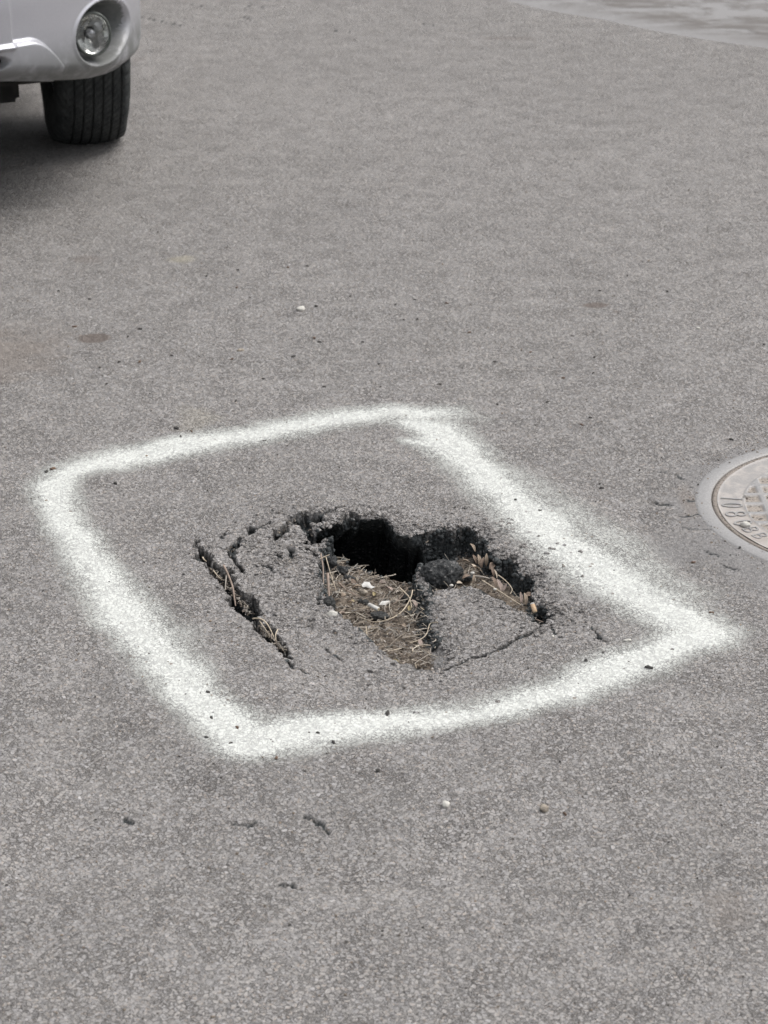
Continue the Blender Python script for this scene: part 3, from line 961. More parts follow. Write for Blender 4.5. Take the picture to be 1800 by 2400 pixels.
N = NT("broken_asphalt")
P_ = N.obj()
bn = N.noise(P_, 150, 4, .7).outputs['Fac']
cd = N.mix(N.ramp(bn, .35, .70), (.030, .032, .034), (.105, .108, .108))
vv = N.voro(P_, 170); vs_ = N.n('ShaderNodeSeparateColor'); N.set(vs_.inputs[0], vv.outputs['Color'])
cd = N.mix(N.math('MULTIPLY', N.math('GREATER_THAN', vs_.outputs[0], .72), N.ramp(vv.outputs['Distance'], .6, .3)), cd, (.19, .185, .18))
M_CHUNK = N.finish(N.bsdf(cd, .85, 0, .35, N.bump(bn, .006)).outputs[0])
M_CLOD = simple("dark_clod", (.02, .022, .023), (.075, .075, .072), 180, .85, bump=.004)
M_PEBW = simple("pale_stone", (.52, .50, .45), (.68, .66, .61), 140, .7, bump=.0006)
M_PEBB = simple("tan_stone", (.20, .17, .14), (.50, .44, .36), 190, .75, bump=.0015)
M_PEBG = simple("dark_crumb", (.035, .032, .030), (.10, .095, .09), 260, .8, bump=.001)
M_PEBR = simple("brown_crumb", (.11, .07, .05), (.22, .15, .11), 260, .8, bump=.001)

x, y, _ = G(1034, 1352, -.028)
ch = lump("asphalt_chunk", (x, y, -.026), .037, M_CHUNK, 5, .24, 3, (.98, .74, .78), .12)
tag(ch, "large rounded dark lump of broken asphalt at the right edge of the black void", "asphalt chunk")
for i, (px, py, z_, sz, sq_, lb) in enumerate([
        (889, 1444, -.048, .0125, (1.25, .9, .6), "dark tar clod in the plant litter just below the white cigarette end"),
        (772, 1418, -.022, .0140, (.75, 1.0, 1.1), "squarish dark tar clod against the left lip of the litter bed"),
        (850, 1411, -.056, .0075, (1.4, .9, .6), "small dark tar clod left of the white cigarette end"),
        (955, 1402, -.058, .0110, (1.1, .9, .7), "dark clod at the foot of the slab on the right of the litter bed"),
        (975, 1437, -.050, .0100, (1.6, .8, .5), "flat dark clod under the long pale stalk"),
        (1098, 1354, -.034, .0090, (1.3, .9, .6), "grey clod under the dry leaves beside the asphalt chunk"),
        (776, 1318, -.040, .0115, (.9, .8, 1.0), "rough grey lump of broken asphalt at the left of the black void"),
        (800, 1338, -.052, .0105, (1.1, .8, .9), "lower lump of broken asphalt between the void and the litter"),
        (816, 1356, -.056, .0085, (1.2, .8, .8), "lowest of the three asphalt lumps on the left of the void")]):
    x, y, _ = G(px, py, z_)
    tag(lump("asphalt_clod", (x, y, z_), sz, M_CLOD if i < 5 else M_CHUNK, 4, .3, 10 + i, sq_, .14), lb, "clod")

def ground_pebble(name, px, py, size, mat, squash, seed, label, cat, group=None, lift=.45, sub=2, zg=None):
    x, y, _ = G(px, py)
    z_ = height_at(x, y) if zg is None else zg
    for _ in range(2):
        x, y, _ = G(px, py, z_ + size * lift)
        if zg is None: z_ = height_at(x, y)
    o = lump(name, (x, y, z_ + size * squash[2] * lift), size, mat, sub, .22, seed, squash, .05, seed * .7)
    tag(o, label, cat, group)
    return o
ground_pebble("pebble", 705, 722, .0100, M_PEBW, (1.05, .85, .62), 1, "smooth white oval pebble alone on the road behind the painted rectangle", "pebble", sub=3)
ground_pebble("pebble", 1045, 1884, .0068, M_PEBW, (1.1, .8, .7), 2, "small white oval pebble on the road in front of the painted rectangle", "pebble", sub=3)
ground_pebble("pebble", 1275, 1894, .0066, M_PEBB, (1, .9, .9), 3, "angular tan and dark pebble in front of the painted rectangle", "pebble", sub=3)
ground_pebble("pebble", 1747, 1228, .0085, M_PEBW, (1.1, .8, .7), 4, "chalky white stone lying on the manhole lid", "pebble", sub=3, zg=.0)
ground_pebble("pebble", 563, 820, .0062, M_PEBB, (1.3, .8, .7), 5, "small tan stone on the road behind the painted rectangle", "pebble", sub=3)
ground_pebble("pebble", 1296, 1491, .0030, M_PEBW, (1, .8, .6), 6, "tiny pale stone beside the right end of the crack", "pebble", sub=3)
ground_pebble("pebble", 1471, 1500, .0045, M_PEBW, (.6, 1.5, .6), 7, "narrow upright pale stone inside the right corner of the rectangle", "pebble", sub=3)
ground_pebble("pebble", 1637, 769, .0050, M_PEBW, (1.1, .8, .7), 8, "tiny pale stone on the road far behind the manhole", "pebble", sub=3)
ground_pebble("pebble", 741, 717, .0040, M_PEBG, (1.2, .8, .7), 9, "tiny dark stone just right of the white oval pebble", "pebble")

crumbs = [(137, 681), (1160, 850), (124, 1101, 1.7), (109, 1108, 1.4), (414, 1003, 1.3), (424, 1023), (449, 1010), (271, 1132, 1.2), (553, 936, 1.2), (620, 1034), (327, 849, 1.2), (233, 862), (279, 850), (403, 833), (544, 840),
          (688, 833, 1.2), (617, 884), (888, 852), (736, 790), (749, 799, 1.2), (978, 748, 1.3), (946, 749), (675, 628), (720, 624), (927, 713), (972, 702), (1047, 711), (1470, 648), (1405, 683), (1563, 687), (1243, 827),
          (1393, 841, 1.2), (1390, 880), (1790, 812), (1363, 1000), (1383, 983), (1283, 947), (484, 649), (555, 674), (328, 773, 1.2), (558, 634), (1165, 952), (1320, 890), (300, 790, .8), (1410, 1137, 1.2), (1406, 1127), (175, 767),
          (909, 1664, 1.5), (745, 1719, 1.0), (781, 1740, 1.0), (556, 1707), (495, 1682), (488, 1623), (886, 1807, 1.1), (1325, 1898), (1208, 1172), (1265, 1197), (1520, 1567, 1.3), (648, 1778), (541, 1742, .9), (483, 1728, .9),
          (1713, 1034, 1.2), (1625, 1312), (1500, 1095), (850, 800), (1030, 900), (1100, 780), (210, 700), (760, 905), (250, 900), (1668, 1432), (1374, 1550)]
crumb0 = lump("road_crumb", (0, 0, 0), .0042, M_PEBG, 2, .8, 21, (1.1, .85, .7), .4)
crumb1 = lump("road_crumb", (0, 0, 0), .0042, M_PEBR, 2, .8, 22, (1.2, .8, .6), .4)
cp = np.array([G(c[0], c[1])[:2] for c in crumbs]); czz, _ = surface(cp, False)
used_c = [False, False]
for i, c in enumerate(crumbs):
    k = 1 if i % 4 == 2 else 0
    src = (crumb0, crumb1)[k]
    o = src if not used_c[k] else src.copy()
    if used_c[k]: COL.objects.link(o)
    used_c[k] = True
    s_ = (c[2] if len(c) > 2 else .95)
    o.location = (cp[i][0], cp[i][1], float(czz[i]) + .0012 * s_)
    o.scale = (s_ * random.uniform(.7, 1.15), s_ * random.uniform(.5, .9), s_ * random.uniform(.5, .8))
    o.rotation_euler = (0, 0, random.uniform(0, 6.28))
    tag(o, ("tiny black crumb of asphalt lying loose on the grey road", "tiny brown crumb of dirt lying loose on the grey road")[k], "crumb",
        ("loose black crumbs scattered on the road", "loose brown crumbs scattered on the road")[k])

# fine grit lying all over the road
ng = 5200
gp = np.column_stack([rng.uniform(-1.25, 1.35, ng), 2.0 + rng.random(ng) ** 1.3 * 4.6])
extra_g = np.array(MH) + np.column_stack([np.cos(t_ := rng.uniform(1.8, 4.8, 260)), np.sin(t_)]) * rng.normal(.345, .018, 260)[:, None]
hole_g = np.column_stack([rng.normal(.02, .22, 900), rng.normal(3.22, .20, 900)])
gp = np.concatenate([gp, extra_g, hole_g])
gz, gA = surface(gp, False)
kk = (gA['broken'] < .2) & (gA['soil'] < .1) & (gA['void'] < .5) & (np.linalg.norm(gp - np.array(MH), axis=1) > .30)
gp, gz = gp[kk], np.where(np.linalg.norm(gp - np.array(MH), axis=1) < .334, .001, gz)[kk]
gs_ = rng.uniform(.0007, .0019, len(gp)) * np.where(rng.random(len(gp)) < .06, 1.5, 1)
gv, gf = stones(np.column_stack([gp, gz + gs_ * .3]), gs_, .8)
pal = np.array([(.13, .12, .11), (.20, .17, .14), (.36, .33, .30), (.50, .48, .45), (.09, .085, .08), (.30, .24, .19), (.42, .40, .38)])
gc = np.repeat(pal[rng.integers(0, len(pal), len(gp))], len(ICV), 0)
me = mesh_np("road_grit", gv, gf, False); attr_col(me, 'tint', np.column_stack([gc, np.ones(len(gc))]))
tag(link("road_grit", me, vcol_mat("grit", .8, .0003, 500)), "fine grit and sand grains scattered over the asphalt", "grit", kind='stuff')

# ---- plant litter
def tube_np(pts, rad, sides=4, taper=True):
    pts = np.asarray(pts, float); n = len(pts)
    t = np.gradient(pts, axis=0); t /= np.linalg.norm(t, axis=1)[:, None] + 1e-12
    up = np.array([0, 0, 1.0]) if abs(t[0, 2]) < .9 else np.array([1.0, 0, 0])
    a = np.cross(t, up); a /= np.linalg.norm(a, axis=1)[:, None] + 1e-12
    b = np.cross(t, a)
    th = np.arange(sides) / sides * 2 * np.pi
    r = np.asarray(rad) if np.ndim(rad) else np.full(n, rad)
    V_ = pts[:, None] + r[:, None, None] * (np.cos(th)[None, :, None] * a[:, None] + np.sin(th)[None, :, None] * b[:, None])
    F_ = []
    for i in range(n - 1):
        for k in range(sides):
            F_.append((i * sides + k, i * sides + (k + 1) % sides, (i + 1) * sides + (k + 1) % sides, (i + 1) * sides + k))
    return V_.reshape(-1, 3), F_

M_LIT = vcol_mat("dry_litter", .8, .0006, 420)
LT_V, LT_F, LT_C = [], [], []
lt_n = 0
def add_lit(V_, F_, c, gain=1.0):
    global lt_n
    LT_V.append(V_); LT_F.extend([tuple(i + lt_n for i in f) for f in F_]); lt_n += len(V_)
    g_ = sum(c) / 3
    c = [gain * (.68 * k + .32 * g_) for k in c]
    LT_C.append(np.tile(np.array([*c, 1.0]), (len(V_), 1)))
cols_straw = [(.50, .41, .29), (.42, .34, .25), (.60, .52, .40), (.33, .26, .19), (.38, .35, .30), (.26, .20, .15), (.46, .39, .32), (.56, .48, .38)]
cols_chip = [(.36, .28, .21), (.27, .21, .16), (.44, .36, .29), (.20, .155, .12), (.34, .31, .28), (.48, .40, .29), (.15, .125, .105), (.50, .45, .40)]
def scatter_region(poly, n, ymin=None, inset=-.003):
    lo = poly.min(0); hi = poly.max(0); out = []
    while len(out) < n:
        q = rng.uniform(lo, hi, (n * 3, 2))
        k = poly_sdf(q, poly) < inset
        if ymin is not None: k &= q[:, 1] > ymin
        out += list(q[k])
    q = np.array(out[:n]); z_, a_ = surface(q, False)
    ok = (a_['void'] < .5) & ((a_['soil'] > .3) | (a_['broken'] > .5))
    return q[ok], z_[ok]
def straws(q, z_, lmin, lmax, rmin, rmax, lift, tilt=.25, flat=True, dirbias=None):
    for p, zz_ in zip(q, z_):
        L_ = random.uniform(lmin, lmax) * random.choice((.6, 1, 1)); a = random.uniform(0, math.pi * 2) if dirbias is None else random.gauss(dirbias, .35)
        cv_ = random.gauss(0, .7); m_ = 6
        s0 = np.linspace(-.5, .5, m_); an = a + cv_ * s0
        dx = np.cos(an) * L_ / m_; dy = np.sin(an) * L_ / m_
        px_ = p[0] + np.cumsum(dx) - dx.sum() / 2; py_ = p[1] + np.cumsum(dy) - dy.sum() / 2
        h0 = zz_ + random.uniform(.0005, lift)
        pz = h0 + s0 * L_ * random.gauss(0, tilt) + np.random.default_rng(int(1e6 * abs(p[0]))).normal(0, .0004, m_)
        V_, F_ = tube_np(np.column_stack([px_, py_, pz]), random.uniform(rmin, rmax), 4)
        b = random.uniform(.7, 1.2); c = random.choice(cols_straw)
        add_lit(V_, F_, tuple(b * k for k in c), 1.0)
def chips(q, z_, smin, smax, lift, cols=cols_chip):
    for p, zz_ in zip(q, z_):
        s_ = random.uniform(smin, smax); w_r = random.uniform(.35, .8)
        base_ = np.array([(-1, 0, 0), (-.5, .55, .15), (.3, .6, .1), (1, 0, .1), (.35, -.55, .12), (-.45, -.5, .1), (0, 0, -.12)]) * np.array([s_, s_ * w_r, s_ * random.uniform(.3, 1.6)])
        base_ += np.random.default_rng(int(abs(p[1]) * 1e6)).normal(0, s_ * .1, base_.shape)
        M_ = Matrix.Rotation(random.uniform(0, 6.28), 3, 'Z') @ Matrix.Rotation(random.gauss(0, .45), 3, 'X') @ Matrix.Rotation(random.gauss(0, .35), 3, 'Y')
        V_ = base_ @ np.array(M_).T + np.array([p[0], p[1], zz_ + random.uniform(.0008, lift)])
        V2 = V_ - np.array([0, 0, .0006])
        F_ = [(6, 0, 1), (6, 1, 2), (6, 2, 3), (6, 3, 4), (6, 4, 5), (6, 5, 0)]
        F2 = [(a + 7, c + 7, b + 7) for a, b, c in F_] + [(i, i + 7, (i + 1) % 6 + 7, (i + 1) % 6) for i in range(6)]
        b = random.uniform(.7, 1.25); c = random.choice(cols)
        add_lit(np.concatenate([V_, V2]), F_ + F2, tuple(b * k for k in c), .92)
q, z_ = scatter_region(PIT, 2400); chips(q, z_, .0012, .0042, .004)
q, z_ = scatter_region(PIT, 200); chips(q, z_, .004, .0075, .006)
q, z_ = scatter_region(PIT, 520); straws(q, z_, .010, .030, .0004, .0009, .008)
q, z_ = scatter_region(PIT, 230); straws(q, z_, .025, .05, .0006, .0011, .012)
q, z_ = scatter_region(TROUGH, 420); chips(q, z_, .0015, .005, .005)
q, z_ = scatter_region(TROUGH, 160); straws(q, z_, .012, .035, .0003, .0007, .008)
# litter caught in the left crack
def along(pts, n, jit):
    c = np.array([G(a, b)[:2] for a, b, *_ in pts]); seg = np.linalg.norm(np.diff(c, axis=0), axis=1); cum = np.concatenate([[0], np.cumsum(seg)])
    t = rng.uniform(0, cum[-1], n); q_ = np.column_stack([np.interp(t, cum, c[:, 0]), np.interp(t, cum, c[:, 1])])
    return q_ + rng.normal(0, jit, q_.shape)
CR = CRACKS[0][0]
for a, b, n_ in ((4, 5, 14), (5, 11, 70), (13, 17, 60)):
    q = along(CR[a:b + 1], n_, .003)
    zz_ = np.full(len(q), -.016) + rng.normal(0, .003, len(q))
    chips(q, zz_, .0015, .004, .004)
    q = along(CR[a:b + 1], n_ // 2, .002)
    straws(q, np.full(len(q), -.012), .012, .028, .0004, .0008, .006, .15, dirbias=-1.05)
for seg_, n_ in ((CRACKS[9][0][1:6], 24), (CRACKS[3][0][1:4], 12), (CRACKS[10][0], 8), (CRACKS[17][0], 8), (CRACKS[18][0], 8)):
    q = along(seg_, n_, .003); chips(q, np.full(len(q), -.006), .001, .003, .003)
q = along([(700, 1300), (690, 1330), (672, 1316), (664, 1296)], 30, .008); zq, _ = surface(q, False); straws(q, zq, .006, .016, .0002, .0004, .002)
me = bpy.data.meshes.new("plant_litter"); me.from_pydata(np.concatenate(LT_V).tolist(), [], LT_F); attr_col(me, 'tint', np.concatenate(LT_C))
tag(link("plant_litter", me, M_LIT), "brown mulch of dead needles, straw and leaf scraps filling the pothole", "plant litter", kind='stuff')

# single stalks and twigs one can point to
def stalk_mat(name, c):
    return simple(name, tuple(k * .8 for k in c), tuple(min(1, k * 1.15) for k in c), 60, .7, bump=.0003)
M_STRAW = stalk_mat("pale_straw", (.54, .46, .35))
M_TWIG = stalk_mat("brown_twig", (.31, .24, .195))
M_GREYTW = stalk_mat("grey_twig", (.40, .36, .31))
def smooth_pts(pts, n=24):
    pts = np.array(pts, float); m_ = len(pts)
    t = np.arange(m_); tt = np.linspace(0, m_ - 1, n); out = []
    for u in tt:
        i = min(int(u), m_ - 2); f = u - i
        p0, p1, p2, p3 = pts[max(i - 1, 0)], pts[i], pts[i + 1], pts[min(i + 2, m_ - 1)]
        out.append(.5 * ((2 * p1) + (-p0 + p2) * f + (2 * p0 - 5 * p1 + 4 * p2 - p3) * f * f + (-p0 + 3 * p1 - 3 * p2 + p3) * f ** 3))
    return np.array(out)
def stalk(pxs, rad, mat, label, cat="stalk", name="dry_stalk"):
    pts = smooth_pts([G(*p) for p in pxs])
    r = rad * .82 * np.linspace(1.15, .7, len(pts))
    V_, F_ = tube_np(pts, r, 8)
    c0 = pts[0].copy()
    F_ = list(F_) + [tuple(range(7, -1, -1)), tuple(range(len(V_) - 8, len(V_)))]
    me = bpy.data.meshes.new(name); me.from_pydata((V_ - c0).tolist(), [], F_)
    for p in me.polygons: p.use_smooth = True
    o = link(name, me, mat); o.location = c0
    tag(o, label, cat)
stalk([(967, 1383, -.034), (962, 1402, -.040), (945, 1430, -.040), (920, 1448, -.042), (890, 1457, -.042), (865, 1456, -.046), (845, 1446, -.050)], .0013, M_STRAW, "long pale curved straw stalk sweeping across the middle of the litter")
stalk([(937, 1378, -.050), (950, 1390, -.044), (960, 1402, -.042), (965, 1425, -.042)], .0014, M_STRAW, "short bent tan stalk crossing the top of the long pale stalk")
stalk([(956, 1377, -.048), (940, 1400, -.046), (920, 1417, -.050), (890, 1432, -.055)], .0009, M_TWIG, "thin brown twig running from the void edge to the cigarette end")
stalk([(960, 1507, -.034), (985, 1499, -.032), (1000, 1485, -.030), (1008, 1462, -.028), (1025, 1458, -.022)], .0011, M_STRAW, "curved pale straw at the right side of the litter near the slab")
stalk([(986, 1424, -.040), (1004, 1438, -.034), (1010, 1455, -.032), (1016, 1461, -.030)], .0010, M_STRAW, "pale hooked straw against the foot of the right slab")
stalk([(966, 1518, -.036), (970, 1540, -.034), (976, 1566, -.030)], .0012, M_STRAW, "knobbly pale straw standing near the front tip of the litter")
stalk([(768, 1345, -.020), (770, 1380, -.030), (773, 1415, -.036)], .0028, M_TWIG, "thick reddish brown twig leaning on the left lip of the hole", "twig", "twig")
stalk([(752, 1298, -.006), (757, 1330, -.014), (758, 1365, -.024), (760, 1400, -.034)], .0016, M_TWIG, "slender brown twig beside the thick twig on the left lip", "twig", "twig")
stalk([(764, 1306, -.006), (775, 1345, -.022), (785, 1375, -.034), (789, 1386, -.040)], .0009, M_STRAW, "thin straw slanting down from the left rim of the void")
stalk([(749, 1310, -.005), (760, 1305, -.004), (772, 1300, -.006)], .0009, M_STRAW, "tiny straw lying across the left rim of the void")
stalk([(794, 1366, -.050), (815, 1385, -.046), (845, 1400, -.050)], .0014, M_TWIG, "brown twig in the litter below the void, pointing at the cigarette end", "twig", "twig")
stalk([(842, 1372, -.062), (856, 1361, -.058), (870, 1352, -.056)], .0010, M_GREYTW, "grey straw poking up at the brink of the void")
stalk([(869, 1354, -.058), (895, 1358, -.060), (915, 1368, -.066)], .0007, M_GREYTW, "thin grey stem along the brink of the void")
stalk([(815, 1471, -.030), (826, 1474, -.028), (838, 1478, -.026)], .0028, M_STRAW, "stubby tan twig at the lower left edge of the litter", "twig", "twig")
stalk([(792, 1445, -.036), (798, 1436, -.034), (808, 1436, -.034)], .0030, M_TWIG, "short curled brown twig by the left lip of the litter", "twig", "twig")
stalk([(858, 1469, -.044), (860, 1488, -.040), (862, 1497, -.038)], .0010, M_STRAW, "short upright straw in the left part of the litter")
stalk([(524, 1325, .004), (534, 1345, .001), (545, 1375, -.004), (549, 1400, -.008), (552, 1420, -.012)], .0021, M_TWIG, "long reddish twig sticking out of the left crack", "twig", "twig")
stalk([(531, 1348, -.002), (529, 1365, -.006), (528, 1383, -.010)], .0016, M_GREYTW, "short grey twig standing in the left crack", "twig", "twig")
stalk([(500, 1337, -.003), (512, 1352, -.004), (520, 1358, -.006)], .0010, M_STRAW, "short straw at the upper part of the left crack")
stalk([(592, 1450, -.006), (610, 1450, -.002), (624, 1460, -.003), (634, 1476, -.006), (642, 1494, -.010), (648, 1507, -.014)], .0014, M_STRAW, "arched pale straw bridging the lower part of the left crack")
stalk([(608, 1455, -.006), (620, 1472, -.006), (628, 1484, -.008)], .0010, M_STRAW, "fine straw beside the arched straw in the left crack")
stalk([(651, 1475, -.004), (646, 1488, -.006), (647, 1504, -.010)], .0012, M_STRAW, "short straw at the lower end of the left crack")
stalk([(475, 1306, -.004), (478, 1311, -.006), (484, 1316, -.010)], .0016, M_STRAW, "stubby yellow straw at the top end of the left crack")
stalk([(1168, 1348, -.010), (1186, 1362, -.010), (1200, 1380, -.012), (1196, 1392, -.014)], .0010, M_STRAW, "thin bent stalk against the dark right wall of the hole")
stalk([(1130, 1360, -.018), (1165, 1382, -.018), (1205, 1408, -.014), (1222, 1418, -.012)], .0012, M_STRAW, "long thin straw along the far edge of the right slab")
stalk([(1112, 1350, -.022), (1130, 1352, -.020), (1148, 1356, -.022)], .0020, M_GREYTW, "grey twig lying among the dry leaves beside the asphalt chunk", "twig", "twig")
stalk([(1042, 1298, -.010), (1050, 1310, -.016), (1056, 1316, -.020)], .0004, M_GREYTW, "hair thin stem behind the asphalt chunk")
stalk([(1257, 1452, -.014), (1273, 1458, -.010)], .0010, M_TWIG, "tiny reddish twig at the far right tip of the hole", "twig", "twig")
stalk([(765, 1172, .003), (775, 1176, .005), (782, 1170, .006), (788, 1176, .003)], .0007, M_PEBW, "tiny curl of pale fibre on the asphalt above the hole", "fibre", "fibre")

# dry leaves
M_LEAF = [stalk_mat("dry_leaf_%s" % n_, c) for n_, c in (("tan", (.34, .27, .205)), ("brown", (.23, .17, .13)), ("pale", (.46, .39, .31)), ("pink", (.34, .27, .235)), ("yellow", (.40, .33, .18)))]
def leaf(px, py, z_, L_, W_, yaw, pitch_, roll, mi, label, curl=.35):
    n_ = 9; m_ = 5; V_ = []
    for i in range(n_):
        u = i / (n_ - 1); wdt = W_ * .5 * (math.sin(math.pi * min(1, u * .96 + .04)) ** .8)
        for j in range(m_):
            v_ = (j / (m_ - 1) * 2 - 1)
            V_.append(((u - .5) * L_, v_ * wdt, abs(v_) ** 1.5 * wdt * curl * 1.6 + math.sin(u * 2.6 + mi) * L_ * .10 - (u - .5) ** 2 * L_ * curl))
    F_ = [(i * m_ + j, (i + 1) * m_ + j, (i + 1) * m_ + j + 1, i * m_ + j + 1) for i in range(n_ - 1) for j in range(m_ - 1)]
    me = bpy.data.meshes.new("dry_leaf"); me.from_pydata(V_, [], F_)
    for p in me.polygons: p.use_smooth = True
    o = link("dry_leaf", me, M_LEAF[mi])
    sm_ = o.modifiers.new("thickness", 'SOLIDIFY'); sm_.thickness = .0002
    o.location = G(px, py, z_); o.rotation_euler = (roll, pitch_, yaw); o.scale = (.78, .74, .78)
    tag(o, label, "leaf")
D = math.radians
leaf(1108, 1283, -.012, .024, .008, D(130), D(-35), 0, 0, "small upright dry leaf, highest of the cluster behind the chunk")
leaf(1090, 1316, -.024, .022, .010, D(170), D(5), .3, 0, "rounded orange tan leaf at the left end of the leaf cluster")
leaf(1107, 1326, -.022, .026, .015, D(120), D(-20), .5, 2, "pale cream leaf lying open in the leaf cluster")
leaf(1113, 1310, -.018, .026, .008, D(115), D(-40), -.2, 1, "narrow brown leaf leaning left at the top of the cluster")
leaf(1122, 1312, -.016, .028, .009, D(100), D(-45), .2, 0, "tan leaf standing up in the middle of the cluster")
leaf(1131, 1318, -.016, .028, .010, D(75), D(-50), -.3, 1, "dark brown leaf standing at the back of the cluster")
leaf(1140, 1312, -.014, .030, .009, D(85), D(-65), 0, 0, "pointed tan leaf standing highest at the right of the cluster")
leaf(1118, 1334, -.026, .026, .010, D(150), D(-10), .6, 0, "tan leaf folded low in the cluster")
leaf(1153, 1326, -.018, .026, .014, D(60), D(-20), .5, 1, "cupped reddish brown leaf on the right of the cluster")
leaf(1155, 1340, -.022, .024, .009, D(110), D(-60), 0, 1, "dark leaf hanging below the cupped leaf")
leaf(1163, 1345, -.020, .022, .005, D(100), D(-55), .5, 2, "thin pale leaf edge beside the dark right wall")
leaf(1110, 1358, -.024, .024, .007, D(80), D(-50), .2, 0, "slim orange brown leaf under the cluster")
leaf(1078, 1366, -.018, .020, .010, D(40), D(10), .3, 2, "pale tan leaf between the chunk and the right slab")
leaf(1093, 1352, -.024, .024, .010, D(30), D(-15), .2, 1, "reddish leaf tucked behind the chunk")
leaf(1158, 1364, -.022, .034, .010, D(105), D(-35), .2, 1, "long dark brown leaf below the cluster")
leaf(1172, 1370, -.018, .032, .013, D(110), D(-45), .4, 3, "broad pinkish brown leaf at the edge of the right slab")
leaf(1183, 1376, -.018, .020, .007, D(60), D(-45), 0, 3, "small pinkish leaf right of the broad leaf")
leaf(1222, 1400, -.018, .026, .008, D(95), D(-55), .2, 3, "dry leaf standing just above the stubbed cigarette end")
leaf(1231, 1404, -.016, .030, .009, D(100), D(-50), .2, 0, "pale brown leaf standing beside the cigarette end in the right wall")
leaf(1240, 1395, -.022, .022, .012, D(20), D(-10), .4, 1, "dull leaf lying behind the cigarette end in the right wall")
leaf(826, 1366, -.056, .024, .014, D(-20), D(8), .2, 1, "rust brown leaf under the brink of the void")
leaf(836, 1376, -.056, .022, .012, D(10), D(-8), -.1, 0, "flat tan leaf in the litter below the void")
leaf(913, 1378, -.058, .024, .014, D(130), D(-12), .4, 3, "pinkish curled leaf at the brink of the void")
leaf(897, 1364, -.064, .018, .012, D(20), D(0), .2, 3, "small pinkish brown leaf on the brink of the void")
leaf(805, 1395, -.048, .013, .012, D(40), D(-15), .3, 0, "small round orange tan leaf in the upper left litter")
leaf(877, 1391, -.054, .012, .009, D(80), D(-20), .2, 4, "tiny yellow leaf behind the white cigarette end")
leaf(826, 1409, -.050, .011, .008, D(30), D(0), .2, 4, "tiny yellow leaf in the left part of the litter")
leaf(972, 1413, -.042, .022, .013, D(115), D(-35), .3, 3, "crumpled pinkish leaf at the foot of the broken slab")
leaf(959, 1425, -.046, .016, .008, D(90), D(-25), .2, 4, "orange scrap of leaf below the crumpled pinkish leaf")
leaf(820, 1412, -.050, .018, .010, D(170), D(5), .2, 1, "brown leaf beside the tiny yellow leaf on the left")
leaf(985, 1505, -.032, .020, .010, D(100), D(-30), .2, 3, "brown leaf scrap beside the right slab low in the litter")
leaf(945, 1467, -.040, .018, .009, D(-50), D(0), .1, 0, "tan leaf scrap in the centre of the litter")
leaf(925, 1548, -.026, .018, .008, D(-20), D(0), .1, 4, "yellowish leaf scrap near the front tip of the litter")

# cigarette ends
def butt(loc, yaw, pitch_, L_, ash_c, paper_c, label):
    e = empty("cigarette_end", loc, 0)
    e.rotation_euler = (0, pitch_, yaw)
    tag(e, label, "cigarette end")
    def cyl(name, x0, x1, r_, mat, sq=1):
        prof_ = [(x0, r_ * .80), (x0 + .0006, r_), ((x0 + x1) / 2, r_ * 1.01), (x1 - .0006, r_), (x1, r_ * .80)]
        bm = bmesh.new(); rings_ = []
        for x_, rr_ in prof_:
            rings_.append([bm.verts.new((x_, rr_ * math.cos(t) * (1 + .06 * math.sin(3 * t + x_ * 900)), rr_ * sq * math.sin(t))) for t in [2 * math.pi * k / 20 for k in range(20)]])
        for a_, b_ in zip(rings_, rings_[1:]):
            for k in range(20): bm.faces.new((a_[k], a_[(k + 1) % 20], b_[(k + 1) % 20], b_[k]))
        bm.faces.new(rings_[0][::-1]); bm.faces.new(rings_[-1])
        me = bpy.data.meshes.new(name); bm.to_mesh(me); bm.free()
        for p in me.polygons: p.use_smooth = len(p.vertices) == 4
        link(name, me, mat, e)
    cyl("filter", -L_ / 2, L_ / 2, .0040, paper_c, .85)
    cyl("filter_core", L_ / 2 - .0004, L_ / 2 + .0004, .0034, ash_c, .85)
    cyl("paper_stub", -L_ / 2 - .0025, -L_ / 2 + .0003, .0039, M_WPAPER, .8)
M_WPAPER = simple("white_paper", (.52, .51, .48), (.70, .69, .66), 120, .8, bump=.0004)
M_CORE = simple("filter_fibre", (.42, .34, .22), (.62, .54, .40), 600, .9, bump=.0004)
M_TAN = simple("tan_filter_paper", (.50, .34, .20), (.64, .48, .33), 200, .7)
butt(G(877, 1423, -.040), D(-42), D(4), .021, M_CORE, M_WPAPER, "white cigarette end lying on the plant litter in the middle of the hole")
butt(G(1251, 1426, -.006), D(-70), D(38), .015, M_CORE, M_TAN, "tan cigarette end with white rim wedged at the right tip of the hole")

def scrap(px, py, z_, pts, label, mat, name="paper_scrap"):
    bm = bmesh.new(); vs0 = [bm.verts.new((a, b, .0012 * mnoise.noise(Vector((a * 200, b * 200, px))))) for a, b in pts]
    c = bm.verts.new((0, 0, .0015))
    for i in range(len(vs0)): bm.faces.new((c, vs0[i], vs0[(i + 1) % len(vs0)]))
    me = bpy.data.meshes.new(name); bm.to_mesh(me); bm.free()
    o = link(name, me, mat); sm_ = o.modifiers.new("thickness", 'SOLIDIFY'); sm_.thickness = .0004
    o.location = G(px, py, z_); o.rotation_euler = (.25, 0, 0)
    tag(o, label, "paper scrap")
scrap(862, 1374, -.048, [(-.011, .004), (-.006, .012), (.003, .011), (.006, .002), (.013, -.002), (.006, -.006), (-.002, -.002), (-.009, -.003)], "crumpled white paper scrap under the brink of the void", M_WPAPER)
scrap(900, 1415, -.046, [(-.009, -.004), (-.004, .007), (.009, .008), (.011, .003), (.002, -.003)], "flat white paper scrap right behind the white cigarette end", M_WPAPER)
